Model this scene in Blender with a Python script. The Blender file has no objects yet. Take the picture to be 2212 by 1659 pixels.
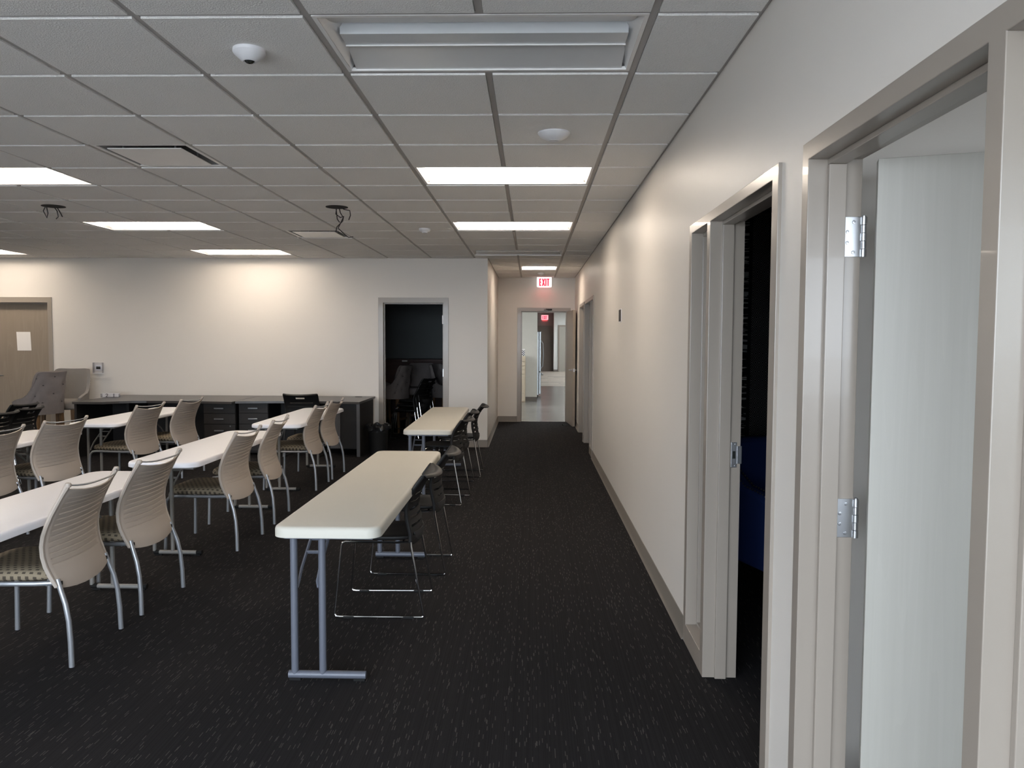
import bpy, math, random
from mathutils import Vector, Matrix
random.seed(7)
C = bpy.context.scene.collection
SC = bpy.context.scene
PI = math.pi

# ------------------------------------------------------------------ camera, sky, exposure
CAM_H = 1.54
cam = bpy.data.objects.new('camera', bpy.data.cameras.new('camera'))
C.objects.link(cam)
cam.data.sensor_fit = 'HORIZONTAL'; cam.data.sensor_width = 36.0
cam.data.lens = 1697.5 * 36.0 / 2212.0
cam.data.clip_start = 0.02; cam.data.clip_end = 200
_p, _y, _r = math.radians(-3.272), math.radians(-1.395), math.radians(.235)
_f = Vector((math.sin(_y)*math.cos(_p), math.cos(_y)*math.cos(_p), math.sin(_p)))
_rt = Vector((math.cos(_y), -math.sin(_y), 0)); _up = _rt.cross(_f)
_r2 = math.cos(_r)*_rt + math.sin(_r)*_up; _u2 = -math.sin(_r)*_rt + math.cos(_r)*_up
cam.matrix_world = Matrix(((_r2.x, _u2.x, -_f.x, 0), (_r2.y, _u2.y, -_f.y, 0), (_r2.z, _u2.z, -_f.z, CAM_H), (0, 0, 0, 1)))
SC.camera = cam

SKY_STRENGTH = 7.2
LAMP_STRENGTH = 17.5
REAR = -1.7
world = bpy.data.worlds.new('sky'); SC.world = world; world.use_nodes = True
_bg = world.node_tree.nodes['Background']
_bg.inputs[0].default_value = (0.79, 0.885, 1.0, 1); _bg.inputs[1].default_value = SKY_STRENGTH
SC.view_settings.view_transform = 'Standard'; SC.view_settings.look = 'None'
SC.view_settings.gamma = 1.0; SC.view_settings.exposure = 0.86
SC.view_settings.use_curve_mapping = False
SC.cycles.max_bounces = 10; SC.cycles.diffuse_bounces = 6; SC.cycles.glossy_bounces = 4
SC.cycles.transparent_max_bounces = 8
SC.cycles.sample_clamp_indirect = 6.0

def portal(name, loc, rot, sx, sy):
    l = bpy.data.lights.new(name, 'AREA'); l.shape = 'RECTANGLE'; l.size = sx; l.size_y = sy
    l.cycles.is_portal = True
    o = bpy.data.objects.new(name, l); C.objects.link(o); o.location = loc; o.rotation_euler = rot
portal('window_light', (-2.2, REAR+.03, 1.425), (PI/2, 0, 0), 5.6, 2.35)
portal('window_light', (2.75, REAR+.03, 1.65), (PI/2, 0, 0), 1.7, 1.1)

# ------------------------------------------------------------------ materials
def newmat(name):
    m = bpy.data.materials.new(name); m.use_nodes = True
    return m, m.node_tree, m.node_tree.nodes['Principled BSDF']
def N(nt, t, **kw):
    n = nt.nodes.new(t)
    for k, v in kw.items(): setattr(n, k, v)
    return n
def math_node(nt, op, a, b=None, c=None):
    n = N(nt, 'ShaderNodeMath', operation=op)
    for i, v in enumerate((a, b, c)):
        if v is None: continue
        if isinstance(v, (int, float)): n.inputs[i].default_value = v
        else: nt.links.new(v, n.inputs[i])
    return n.outputs[0]
def mixcol(nt, fac, a, b):
    n = N(nt, 'ShaderNodeMix', data_type='RGBA')
    for i, v in ((0, fac), (6, a), (7, b)):
        if isinstance(v, (int, float)): n.inputs[i].default_value = v
        elif isinstance(v, tuple): n.inputs[i].default_value = (*v, 1) if len(v) == 3 else v
        else: nt.links.new(v, n.inputs[i])
    return n.outputs[2]
def objxyz(nt):
    tc = N(nt, 'ShaderNodeTexCoord'); s = N(nt, 'ShaderNodeSeparateXYZ')
    nt.links.new(tc.outputs['Object'], s.inputs[0])
    return tc.outputs['Object'], s.outputs
def plain(name, col, rough=.5, metal=0, spec=.5, var=0.04, scale=8, bump=0, bscale=200, coat=0):
    m, nt, b = newmat(name)
    b.inputs['Roughness'].default_value = rough; b.inputs['Metallic'].default_value = metal
    b.inputs['Specular IOR Level'].default_value = spec
    b.inputs['Coat Weight'].default_value = coat
    co, _ = objxyz(nt)
    n = N(nt, 'ShaderNodeTexNoise'); n.inputs['Scale'].default_value = scale; n.inputs['Detail'].default_value = 3
    nt.links.new(co, n.inputs['Vector'])
    lo = tuple(c*(1-var) for c in col); hi = tuple(min(1, c*(1+var)) for c in col)
    nt.links.new(mixcol(nt, n.outputs[0], lo, hi), b.inputs['Base Color'])
    if bump:
        n2 = N(nt, 'ShaderNodeTexNoise'); n2.inputs['Scale'].default_value = bscale; n2.inputs['Detail'].default_value = 2
        nt.links.new(co, n2.inputs['Vector'])
        bp = N(nt, 'ShaderNodeBump'); bp.inputs['Strength'].default_value = bump; bp.inputs['Distance'].default_value = .004
        nt.links.new(n2.outputs[0], bp.inputs['Height']); nt.links.new(bp.outputs[0], b.inputs['Normal'])
    return m
def emit(name, col, s, base=(.8, .8, .8)):
    m, nt, b = newmat(name)
    b.inputs['Base Color'].default_value = (*base, 1)
    b.inputs['Emission Color'].default_value = (*col, 1); b.inputs['Emission Strength'].default_value = s
    return m
def wood(name, a, c, rough=.45, sx=30, sz=2.2, axis='Z', rg=.3):
    m, nt, b = newmat(name); b.inputs['Roughness'].default_value = rough
    co, _ = objxyz(nt)
    mp = N(nt, 'ShaderNodeMapping')
    mp.inputs['Scale'].default_value = (sx, sx, sz) if axis == 'Z' else ((sz, sx, sx) if axis == 'X' else (sx, sz, sx))
    nt.links.new(co, mp.inputs[0])
    n = N(nt, 'ShaderNodeTexNoise'); n.inputs['Scale'].default_value = 1; n.inputs['Detail'].default_value = 6
    n.inputs['Distortion'].default_value = .6
    nt.links.new(mp.outputs[0], n.inputs['Vector'])
    mp2 = N(nt, 'ShaderNodeMapping'); q = sx*.22
    mp2.inputs['Scale'].default_value = (q, q, sz*.3) if axis == 'Z' else ((sz*.3, q, q) if axis == 'X' else (q, sz*.3, q))
    nt.links.new(co, mp2.inputs[0])
    w = N(nt, 'ShaderNodeTexNoise'); w.inputs['Scale'].default_value = 1; w.inputs['Detail'].default_value = 1
    nt.links.new(mp2.outputs[0], w.inputs['Vector'])
    ring = math_node(nt, 'FRACT', math_node(nt, 'MULTIPLY', w.outputs[0], 9))
    ring = math_node(nt, 'POWER', ring, 4)
    f = math_node(nt, 'ADD', math_node(nt, 'MULTIPLY', n.outputs[0], .75), math_node(nt, 'MULTIPLY', ring, rg))
    nt.links.new(mixcol(nt, f, a, c), b.inputs['Base Color'])
    return m
def carpet(name, base, fleck, cw=.0045, cl=.045, thr=.955, gain=1.0):
    m, nt, b = newmat(name); b.inputs['Roughness'].default_value = 1; b.inputs['Specular IOR Level'].default_value = .1
    _, s = objxyz(nt)
    cx = math_node(nt, 'FLOOR', math_node(nt, 'DIVIDE', s[0], cw))
    w1 = N(nt, 'ShaderNodeTexWhiteNoise', noise_dimensions='1D'); nt.links.new(cx, w1.inputs['W'])
    cy = math_node(nt, 'FLOOR', math_node(nt, 'ADD', math_node(nt, 'DIVIDE', s[1], cl), math_node(nt, 'MULTIPLY', w1.outputs[0], 17)))
    cv = N(nt, 'ShaderNodeCombineXYZ'); nt.links.new(cx, cv.inputs[0]); nt.links.new(cy, cv.inputs[1])
    w2 = N(nt, 'ShaderNodeTexWhiteNoise', noise_dimensions='3D'); nt.links.new(cv.outputs[0], w2.inputs['Vector'])
    on = math_node(nt, 'GREATER_THAN', w2.outputs['Value'], thr)
    sp = N(nt, 'ShaderNodeSeparateColor'); nt.links.new(w2.outputs['Color'], sp.inputs[0])
    amt = math_node(nt, 'MULTIPLY', on, math_node(nt, 'MULTIPLY_ADD', sp.outputs[0], .8*gain, .2*gain))
    rib = math_node(nt, 'MULTIPLY_ADD', math_node(nt, 'SINE', math_node(nt, 'MULTIPLY', s[0], 2*PI/cw)), .22, .6)
    tone = mixcol(nt, math_node(nt, 'MULTIPLY', rib, w1.outputs[0]), tuple(c*.85 for c in base), tuple(c*1.4 for c in base))
    nt.links.new(mixcol(nt, amt, tone, fleck), b.inputs['Base Color'])
    return m
def planks(name, cols, w, l, rough=.35):
    m, nt, b = newmat(name); b.inputs['Roughness'].default_value = rough
    co, s = objxyz(nt)
    cy = math_node(nt, 'FLOOR', math_node(nt, 'DIVIDE', s[1], w))
    w1 = N(nt, 'ShaderNodeTexWhiteNoise', noise_dimensions='1D'); nt.links.new(cy, w1.inputs['W'])
    cx = math_node(nt, 'FLOOR', math_node(nt, 'ADD', math_node(nt, 'DIVIDE', s[0], l), math_node(nt, 'MULTIPLY', w1.outputs[0], 5)))
    cv = N(nt, 'ShaderNodeCombineXYZ'); nt.links.new(cx, cv.inputs[0]); nt.links.new(cy, cv.inputs[1])
    w2 = N(nt, 'ShaderNodeTexWhiteNoise', noise_dimensions='3D'); nt.links.new(cv.outputs[0], w2.inputs['Vector'])
    mp = N(nt, 'ShaderNodeMapping'); mp.inputs['Scale'].default_value = (3, 45, 1); nt.links.new(co, mp.inputs[0])
    n = N(nt, 'ShaderNodeTexNoise'); n.inputs['Scale'].default_value = 1; n.inputs['Detail'].default_value = 5
    nt.links.new(mp.outputs[0], n.inputs['Vector'])
    f = math_node(nt, 'ADD', math_node(nt, 'MULTIPLY', w2.outputs['Value'], .5), math_node(nt, 'MULTIPLY', n.outputs[0], .6))
    nt.links.new(mixcol(nt, f, cols[0], cols[1]), b.inputs['Base Color'])
    return m
def seatfabric():
    m, nt, b = newmat('seat_fabric'); b.inputs['Roughness'].default_value = .9; b.inputs['Specular IOR Level'].default_value = .2
    co, s = objxyz(nt)
    ry = math_node(nt, 'DIVIDE', math_node(nt, 'ADD', s[1], s[2]), .030)
    row = math_node(nt, 'FLOOR', ry)
    odd = math_node(nt, 'MULTIPLY', math_node(nt, 'MODULO', math_node(nt, 'ABSOLUTE', row), 2), .5)
    fx = math_node(nt, 'FRACT', math_node(nt, 'ADD', math_node(nt, 'ADD', math_node(nt, 'DIVIDE', s[0], .034), 50.3), odd))
    fy = math_node(nt, 'FRACT', math_node(nt, 'ADD', ry, 50))
    a = math_node(nt, 'LESS_THAN', fx, .46); c = math_node(nt, 'LESS_THAN', fy, .5)
    on = math_node(nt, 'MULTIPLY', a, c)
    n = N(nt, 'ShaderNodeTexNoise'); n.inputs['Scale'].default_value = 300; nt.links.new(co, n.inputs['Vector'])
    base = mixcol(nt, n.outputs[0], (.20, .163, .112), (.30, .245, .17))
    nt.links.new(mixcol(nt, math_node(nt, 'MULTIPLY', on, .85), base, (.045, .036, .028)), b.inputs['Base Color'])
    return m
def tapestry_mat():
    m, nt, b = newmat('tapestry_cloth'); b.inputs['Roughness'].default_value = 1
    co, s = objxyz(nt)
    mp = N(nt, 'ShaderNodeMapping'); mp.inputs['Scale'].default_value = (5, 1, 75); nt.links.new(co, mp.inputs[0])
    n = N(nt, 'ShaderNodeTexNoise'); n.inputs['Scale'].default_value = 1; n.inputs['Detail'].default_value = 3
    nt.links.new(mp.outputs[0], n.inputs['Vector'])
    st = math_node(nt, 'GREATER_THAN', math_node(nt, 'SUBTRACT', n.outputs[0], math_node(nt, 'MULTIPLY', s[0], 1.1)), .42)
    band1 = math_node(nt, 'LESS_THAN', s[0], .13)
    fx = math_node(nt, 'ABSOLUTE', math_node(nt, 'SUBTRACT', math_node(nt, 'FRACT', math_node(nt, 'ADD', math_node(nt, 'DIVIDE', s[0], .055), 10)), .5))
    fz = math_node(nt, 'ABSOLUTE', math_node(nt, 'SUBTRACT', math_node(nt, 'FRACT', math_node(nt, 'ADD', math_node(nt, 'DIVIDE', s[2], .07), 10)), .5))
    d = math_node(nt, 'FRACT', math_node(nt, 'MULTIPLY', math_node(nt, 'ADD', fx, fz), 4))
    dm = math_node(nt, 'GREATER_THAN', d, .72)
    band2 = math_node(nt, 'MULTIPLY', math_node(nt, 'GREATER_THAN', s[0], .155), math_node(nt, 'LESS_THAN', s[0], .29))
    on = math_node(nt, 'ADD', math_node(nt, 'MULTIPLY', st, band1), math_node(nt, 'MULTIPLY', math_node(nt, 'MULTIPLY', dm, band2), .55))
    nt.links.new(mixcol(nt, on, (.018, .018, .022), (.5, .5, .5)), b.inputs['Base Color'])
    return m
def checker_mat():
    m, nt, b = newmat('checker_card'); b.inputs['Roughness'].default_value = .6
    co, s = objxyz(nt)
    c = N(nt, 'ShaderNodeTexChecker'); c.inputs['Scale'].default_value = 42
    c.inputs[1].default_value = (.85, .85, .85, 1); c.inputs[2].default_value = (.02, .02, .025, 1)
    nt.links.new(co, c.inputs[0]); nt.links.new(c.outputs[0], b.inputs['Base Color'])
    return m
def glassmat(name='clear_glass', tint=(1, 1, 1), refl=.09):
    m = bpy.data.materials.new(name); m.use_nodes = True; nt = m.node_tree; nt.nodes.clear()
    o = N(nt, 'ShaderNodeOutputMaterial'); t = N(nt, 'ShaderNodeBsdfTransparent'); g = N(nt, 'ShaderNodeBsdfGlossy')
    t.inputs[0].default_value = (*tint, 1); g.inputs['Roughness'].default_value = .03
    mx = N(nt, 'ShaderNodeMixShader'); lw = N(nt, 'ShaderNodeLayerWeight'); lw.inputs[0].default_value = .25
    f = math_node(nt, 'MULTIPLY_ADD', lw.outputs['Fresnel'], .7, refl*.3)
    nt.links.new(f, mx.inputs[0]); nt.links.new(t.outputs[0], mx.inputs[1]); nt.links.new(g.outputs[0], mx.inputs[2])
    nt.links.new(mx.outputs[0], o.inputs[0])
    return m

M = {}
M['wall'] = plain('wall_paint', (.71, .67, .62), .42, var=.02, scale=1.2, bump=.05, bscale=350)
M['bounce_ground'] = plain('pale_bounce_ground', (.47, .455, .435), .9)  # unseen outdoor ground, added and kept pale to bounce daylight onto the ceiling
M['ceiling'] = plain('ceiling_paint', (.5, .49, .48), .9)
M['tile'] = plain('ceiling_tile_mineral', (.84, .825, .805), 1.0, spec=.05, var=.05, scale=120, bump=.9, bscale=170)
M['grid'] = plain('painted_grid_steel', (.42, .40, .385), .5, spec=.3)
M['carpet'] = carpet('carpet', (.0165, .0152, .016), (.066, .062, .057), .0029, .034, .962)
M['frame'] = plain('taupe_frame_paint', (.305, .265, .225), .28, var=.02, coat=.15)
M['base'] = plain('vinyl_baseboard', (.17, .15, .13), .5)
M['pale_wood'] = wood('pale_birch_door', (.36, .345, .305), (.43, .415, .375), .42, 60, 1.6, 'Z', .14)
M['tan_wood'] = wood('tan_birch_door', (.235, .19, .148), (.31, .255, .20), .45, 26, 1.8)
M['white_enamel'] = plain('white_enamel', (.86, .845, .83), .3)
M['reflector'] = plain('satin_reflector', (.72, .72, .72), .34, .22)
M['lens_off'] = plain('white_lens_unlit', (.72, .74, .76), .25)
M['lens_on'] = emit('lit_lens', (1.0, .86, .71), LAMP_STRENGTH)
M['reflector_glow'] = emit('glowing_reflector', (1.0, .88, .76), 1.5)  # reflectors given a glow of their own to imitate bounced lens light
M['steel'] = plain('brushed_steel', (.55, .56, .58), .32, 1)
M['chrome'] = plain('chrome', (.62, .62, .62), .12, 1, var=.01)
M['blackplastic'] = plain('black_plastic', (.009, .0085, .0085), .52, spec=.32, bump=.12, bscale=600)
M['lit_blackplastic'] = plain('lit_black_plastic', (.03, .029, .029), .5)  # black seat plastic, lightened to imitate light caught on the rear lip
M['rubber'] = plain('black_rubber', (.008, .008, .008), .7, spec=.25)
M['shell'] = plain('beige_moulded_plastic', (.43, .37, .315), .5, var=.02, bump=.1, bscale=900)
M['silver'] = plain('silver_painted_tube', (.36, .37, .39), .33, .55)
M['fabric'] = seatfabric()
M['white_top'] = plain('white_laminate', (.86, .86, .90), .35, var=.01)
M['cream_top'] = plain('cream_moulded_top', (.58, .556, .49), .5, spec=.35, var=.03, scale=3, bump=.15, bscale=700)
M['table_leg'] = plain('grey_blue_painted_steel', (.125, .135, .165), .42, .1)
M['white_table_leg'] = plain('warm_grey_painted_steel', (.24, .23, .215), .42, .1)
M['espresso'] = wood('espresso_laminate', (.012, .010, .0095), (.026, .021, .019), .55, 5, 60, 'Z')
M['espresso_top'] = wood('espresso_worktop', (.05, .045, .042), (.07, .064, .06), .3, 40, 3, 'X')
M['darkpanel'] = plain('dark_brown_panel', (.017, .015, .0145), .55, spec=.3)
M['legstrip'] = plain('grey_edge_strip', (.065, .062, .064), .45)
M['linen'] = plain('grey_linen', (.255, .235, .22), .95, spec=.15, var=.12, scale=220, bump=.3, bscale=500)
M['greyvelvet'] = plain('grey_velvet', (.19, .170, .165), .85, spec=.2, var=.1, scale=30)
M['oak'] = wood('oak_leg', (.12, .065, .03), (.20, .115, .055), .5, 60, 6)
M['button'] = plain('covered_button', (.05, .046, .046), .8)
M['nail'] = plain('nailhead', (.30, .28, .25), .35, .9)
M['navy'] = plain('navy_velvet', (.018, .04, .16), .8, spec=.25)
M['darkwall'] = plain('unlit_charcoal_wall', (.035, .038, .04), .9)  # dark paint that also carries the unlit offices' shade in its colour
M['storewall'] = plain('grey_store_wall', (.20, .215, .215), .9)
M['maroon'] = wood('maroon_wood', (.05, .018, .013), (.085, .03, .022), .5, 20, 2, 'X')
M['paper'] = plain('white_paper', (.80, .77, .74), .8, var=.01)
M['whiteplastic'] = plain('white_plastic', (.72, .72, .74), .35)
M['screen'] = plain('dark_lcd', (.018, .02, .018), .2)
M['clear'] = glassmat('clear_acrylic', (.985, .985, 1), .15)
M['glass'] = glassmat('clear_glass', (.95, .97, .96), .1)
M['ink'] = plain('black_ink', (.01, .01, .01), .6)
M['tapestry'] = tapestry_mat()
M['checker'] = checker_mat()
M['bag'] = plain('black_bin_bag', (.012, .012, .013), .3, bump=.8, bscale=40)
M['exit_white'] = emit('exit_sign_face', (1, .97, .95), .5, (.9, .9, .9))
M['exit_red'] = emit('exit_letter', (1, .02, .06), .9, (.7, .02, .04))
M['exit_glow'] = emit('red_led_strip', (1, .05, .06), 12, (.6, .05, .05))
M['exit_pink'] = emit('pink_exit_face', (1, .35, .4), .7, (.9, .6, .6))
M['cream_metal'] = plain('cream_metal', (.62, .53, .40), .45)
M['stainless'] = plain('stainless_steel', (.55, .58, .60), .25, .9)
M['annexwall'] = plain('annex_wall_paint', (.66, .64, .58), .6)
M['annexbright'] = plain('annex_white_paint', (.78, .80, .79), .6)
M['mauve'] = plain('dark_mauve_paint', (.22, .18, .172), .6)
M['darkdoor'] = plain('dark_taupe_door', (.15, .12, .10), .5)
M['planks'] = planks('grey_vinyl_planks', ((.05, .047, .044), (.27, .255, .235)), .15, 1.2, .25)
M['lightfloor'] = planks('streaked_light_carpet', ((.20, .17, .145), (.58, .53, .46)), .25, .9, .7)
M['wire'] = plain('dark_wire', (.02, .016, .016), .5)
M['vent_inner'] = plain('vent_inner_grey', (.22, .22, .225), .5)
M['hole'] = plain('hole_shade_black', (.01, .01, .01), .9)
M['ductdark'] = plain('duct_interior', (.06, .06, .065), .6)

# ------------------------------------------------------------------ mesh builder
class MB:
    def __init__(self): self.v = []; self.f = []
    def box(self, x0, x1, y0, y1, z0, z1):
        n = len(self.v)
        self.v += [(x0,y0,z0),(x1,y0,z0),(x1,y1,z0),(x0,y1,z0),(x0,y0,z1),(x1,y0,z1),(x1,y1,z1),(x0,y1,z1)]
        for q in ((0,3,2,1),(4,5,6,7),(0,1,5,4),(1,2,6,5),(2,3,7,6),(3,0,4,7)): self.f.append(tuple(n+i for i in q))
        return self
    def rings(self, rings, cap0=True, cap1=True, closed=True):
        n = len(self.v); k = len(rings[0])
        for r in rings: self.v += [tuple(p) for p in r]
        for a in range(len(rings)-1):
            for i in range(k if closed else k-1):
                j = (i+1) % k
                self.f.append((n+a*k+i, n+a*k+j, n+(a+1)*k+j, n+(a+1)*k+i))
        if cap0: self.f.append(tuple(n+i for i in reversed(range(k))))
        if cap1: self.f.append(tuple(n+(len(rings)-1)*k+i for i in range(k)))
        return self
    def tube(self, pts, r, seg=8, cap=True):
        pts = [Vector(p) for p in pts]; rs = r if isinstance(r, (list, tuple)) else [r]*len(pts)
        t0 = (pts[1]-pts[0]).normalized()
        a = Vector((0,0,1)) if abs(t0.z) < .9 else Vector((1,0,0))
        u = t0.cross(a).normalized(); rings = []
        for i, p in enumerate(pts):
            t = ((pts[min(i+1, len(pts)-1)]-pts[i]).normalized() + (pts[i]-pts[max(i-1, 0)]).normalized())
            t = t.normalized() if t.length > 1e-6 else t0
            u = (u - t*u.dot(t)).normalized(); w = t.cross(u)
            rings.append([p + rs[i]*(math.cos(2*PI*k/seg)*u + math.sin(2*PI*k/seg)*w) for k in range(seg)])
        return self.rings(rings, cap, cap)
    def lathe(self, prof, c=(0,0,0), seg=24, a=1, b=1, e=2.0, cap0=True, cap1=True):
        rings = []
        for r, z in prof:
            ring = []
            for k in range(seg):
                t = 2*PI*k/seg; ct, st = math.cos(t), math.sin(t)
                ring.append((c[0]+a*r*math.copysign(abs(ct)**(2/e), ct), c[1]+b*r*math.copysign(abs(st)**(2/e), st), c[2]+z))
            rings.append(ring)
        return self.rings(rings, cap0, cap1)
    def prism(self, poly, z0, z1):
        return self.rings([[(x, y, z0) for x, y in poly], [(x, y, z1) for x, y in poly]])
    def quad(self, *p):
        n = len(self.v); self.v += [tuple(q) for q in p]; self.f.append(tuple(range(n, n+len(p)))); return self
    def tilt_box(self, c, ax, ay, az, hx, hy, hz):
        n = len(self.v); c = Vector(c); ax, ay, az = Vector(ax).normalized(), Vector(ay).normalized(), Vector(az).normalized()
        for sz in (-1, 1):
            for sx, sy in ((-1,-1),(1,-1),(1,1),(-1,1)): self.v.append(tuple(c+ax*hx*sx+ay*hy*sy+az*hz*sz))
        for q in ((0,3,2,1),(4,5,6,7),(0,1,5,4),(1,2,6,5),(2,3,7,6),(3,0,4,7)): self.f.append(tuple(n+i for i in q))
        return self
    def mesh(self, name, mat, smooth=True, ang=35):
        me = bpy.data.meshes.new(name); me.from_pydata(self.v, [], self.f); me.update()
        me.materials.append(mat if not isinstance(mat, str) else M[mat])
        if smooth:
            me.shade_smooth(); me.set_sharp_from_angle(angle=math.radians(ang))
        return me

def put(name, mb, mat, parent=None, smooth=True, bevel=0, solid=0, ang=35, fixnormals=True):
    me = mb.mesh(name, mat, smooth, ang) if isinstance(mb, MB) else mb
    if isinstance(mb, MB) and fixnormals:
        import bmesh
        bm = bmesh.new(); bm.from_mesh(me); bmesh.ops.recalc_face_normals(bm, faces=bm.faces); bm.to_mesh(me); bm.free()
    o = bpy.data.objects.new(name, me); C.objects.link(o)
    if parent is not None: o.parent = parent
    if solid:
        s = o.modifiers.new('thickness', 'SOLIDIFY'); s.thickness = solid; s.offset = 0
        dg = bpy.context.evaluated_depsgraph_get(); dg.update()
        me2 = bpy.data.meshes.new_from_object(o.evaluated_get(dg)); o.modifiers.clear(); o.data = me2
        if smooth: me2.set_sharp_from_angle(angle=math.radians(ang))
    if bevel:
        b = o.modifiers.new('edge', 'BEVEL'); b.width = bevel; b.segments = 2; b.limit_method = 'ANGLE'; b.angle_limit = math.radians(40)
    return o
def tag(o, label, cat, group=None):
    o['label'] = label; o['category'] = cat
    if group: o['group'] = group
    return o
def thing(name, label, cat, loc=(0,0,0), rz=0, group=None):
    o = bpy.data.objects.new(name, None); C.objects.link(o); o.empty_display_size = .1
    o.location = loc; o.rotation_euler = (0, 0, rz)
    return tag(o, label, cat, group)
def structure(o): o['kind'] = 'structure'; return o
def dup(o, parent=None):
    c = o.copy(); C.objects.link(c)
    if parent is not None: c.parent = parent
    for ch in KIDS(o): dup(ch, c)
    return c
def KIDS(o): return [x for x in list(C.objects) if x.parent == o]
class Proto:
    """first place() moves the object itself, later ones copy it with its parts"""
    def __init__(self, root): self.root = root; self.used = False; self.kids = None
    def place(self, loc, rz, label, group):
        o = dup(self.root) if self.used else self.root
        self.used = True
        o.location = loc; o.rotation_euler = (0, 0, rz); o['label'] = label
        if group: o['group'] = group
        return o
def spline(tab, z):
    if z <= tab[0][0]: return tab[0][1]
    if z >= tab[-1][0]: return tab[-1][1]
    for i in range(len(tab)-1):
        if tab[i][0] <= z <= tab[i+1][0]:
            p1, p2 = tab[i], tab[i+1]
            p0 = tab[i-1] if i else p1; p3 = tab[i+2] if i+2 < len(tab) else p2
            t = (z-p1[0])/(p2[0]-p1[0]); h = p2[0]-p1[0]
            m1 = (p2[1]-p0[1])/max(p2[0]-p0[0], 1e-6)*h; m2 = (p3[1]-p1[1])/max(p3[0]-p1[0], 1e-6)*h
            return (2*t**3-3*t*t+1)*p1[1]+(t**3-2*t*t+t)*m1+(-2*t**3+3*t*t)*p2[1]+(t**3-t*t)*m2
def rrect(w, l, r, n=5):
    pts = []
    for cx, cy, a0 in ((w/2-r, l/2-r, 0), (-w/2+r, l/2-r, 90), (-w/2+r, -l/2+r, 180), (w/2-r, -l/2+r, 270)):
        for k in range(n+1):
            a = math.radians(a0+90*k/n); pts.append((cx+r*math.cos(a), cy+r*math.sin(a)))
    return pts
def cells(lo, hi, cuts): return sorted({lo, hi, *[c for c in cuts if lo < c < hi]})
def wall(name, axis, t0, t1, a0, a1, z0, z1, holes, mat):
    """axis 'x': wall plane of constant x (t0..t1), running along y; 'y': the other way"""
    m = MB()
    A = cells(a0, a1, [h[0] for h in holes]+[h[1] for h in holes]); Z = cells(z0, z1, [h[2] for h in holes]+[h[3] for h in holes])
    for i in range(len(A)-1):
        for j in range(len(Z)-1):
            ca, cz = (A[i]+A[i+1])/2, (Z[j]+Z[j+1])/2
            if any(h[0] < ca < h[1] and h[2] < cz < h[3] for h in holes): continue
            if axis == 'x': m.box(t0, t1, A[i], A[i+1], Z[j], Z[j+1])
            else: m.box(A[i], A[i+1], t0, t1, Z[j], Z[j+1])
    return structure(put(name, m, mat, smooth=False, fixnormals=False))

# ------------------------------------------------------------------ room shell
CH = 2.677                       # grid plane of the ceiling
BW, EW, XR, XH, XL = 11.12, 14.6, .80, -.62, -10.2
structure(put('ground', MB().box(-70, 70, -70, 90, -.3, -.13), 'bounce_ground', smooth=False))
floor = structure(put('floor', MB().box(XL-.2, 4.6, REAR-.15, EW+.06, -.1, 0), 'carpet', smooth=False))
ceiling = structure(put('ceiling', MB().box(XL-.2, 4.6, REAR-.15, EW+.1, 2.80, 2.86), 'ceiling', smooth=False))
wall('wall_back', 'y', BW, BW+.15, XL, XH, 0, 2.8, [(-2.12, -1.22, 0, 2.07), (-7.86, -6.9, 0, 2.07)], 'wall')
wall('wall_right', 'x', XR, XR+.13, REAR, EW, 0, 2.8,
     [(.33, 2.32, 0, 2.08), (2.6, 3.96, 0, 2.085), (10.2, 11.69, 0, 2.08), (11.94, 12.98, 0, 2.08)], 'wall')
wall('wall_left', 'x', XL-.15, XL, REAR, BW+.15, 0, 2.8, [], 'wall')
wall('wall_hall_left', 'x', XH-.15, XH, BW+.15, EW, 0, 2.8, [], 'wall')
wall('wall_hall_end', 'y', EW, EW+.15, XH-.15, XR+.13, 0, 2.8, [(-.21, .67, 0, 2.08)], 'wall')
wall('wall_rear', 'y', REAR-.15, REAR, XL-.15, 4.6, 0, 2.8, [(-5.0, .6, .25, 2.6), (1.9, 3.6, 1.1, 2.2)], 'wall')
# window frames in the rear wall (behind the camera, they let the daylight in)
wf = MB()
for x in [-4.97+i*1.385 for i in range(5)]: wf.box(x-.03, x+.03, REAR-.13, REAR-.06, .25, 2.6)
wf.box(-5.0, .6, REAR-.13, REAR-.06, .25, .31); wf.box(-5.0, .6, REAR-.13, REAR-.06, 2.54, 2.6)
structure(put('window_1', wf, 'frame', smooth=False))
# small offices beyond the right wall
wall('wall_office_side', 'x', 4.45, 4.6, REAR, 10.3, 0, 2.8, [], 'wall')
wall('wall_office_partition', 'y', 2.45, 2.55, .93, 4.45, 0, 2.8, [], 'wall')
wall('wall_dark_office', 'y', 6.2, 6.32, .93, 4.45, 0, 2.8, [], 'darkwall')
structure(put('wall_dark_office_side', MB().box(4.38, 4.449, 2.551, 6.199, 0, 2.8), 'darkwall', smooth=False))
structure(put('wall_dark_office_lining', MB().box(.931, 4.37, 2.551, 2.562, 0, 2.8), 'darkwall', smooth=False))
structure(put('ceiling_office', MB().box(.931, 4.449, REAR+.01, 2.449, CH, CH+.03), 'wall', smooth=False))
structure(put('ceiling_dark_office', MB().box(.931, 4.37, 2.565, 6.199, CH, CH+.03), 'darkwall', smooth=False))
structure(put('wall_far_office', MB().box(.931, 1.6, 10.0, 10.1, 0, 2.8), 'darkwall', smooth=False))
structure(put('wall_far_office_side', MB().box(1.6, 1.7, 10.0, 14.6, 0, 2.8), 'darkwall', smooth=False))
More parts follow.
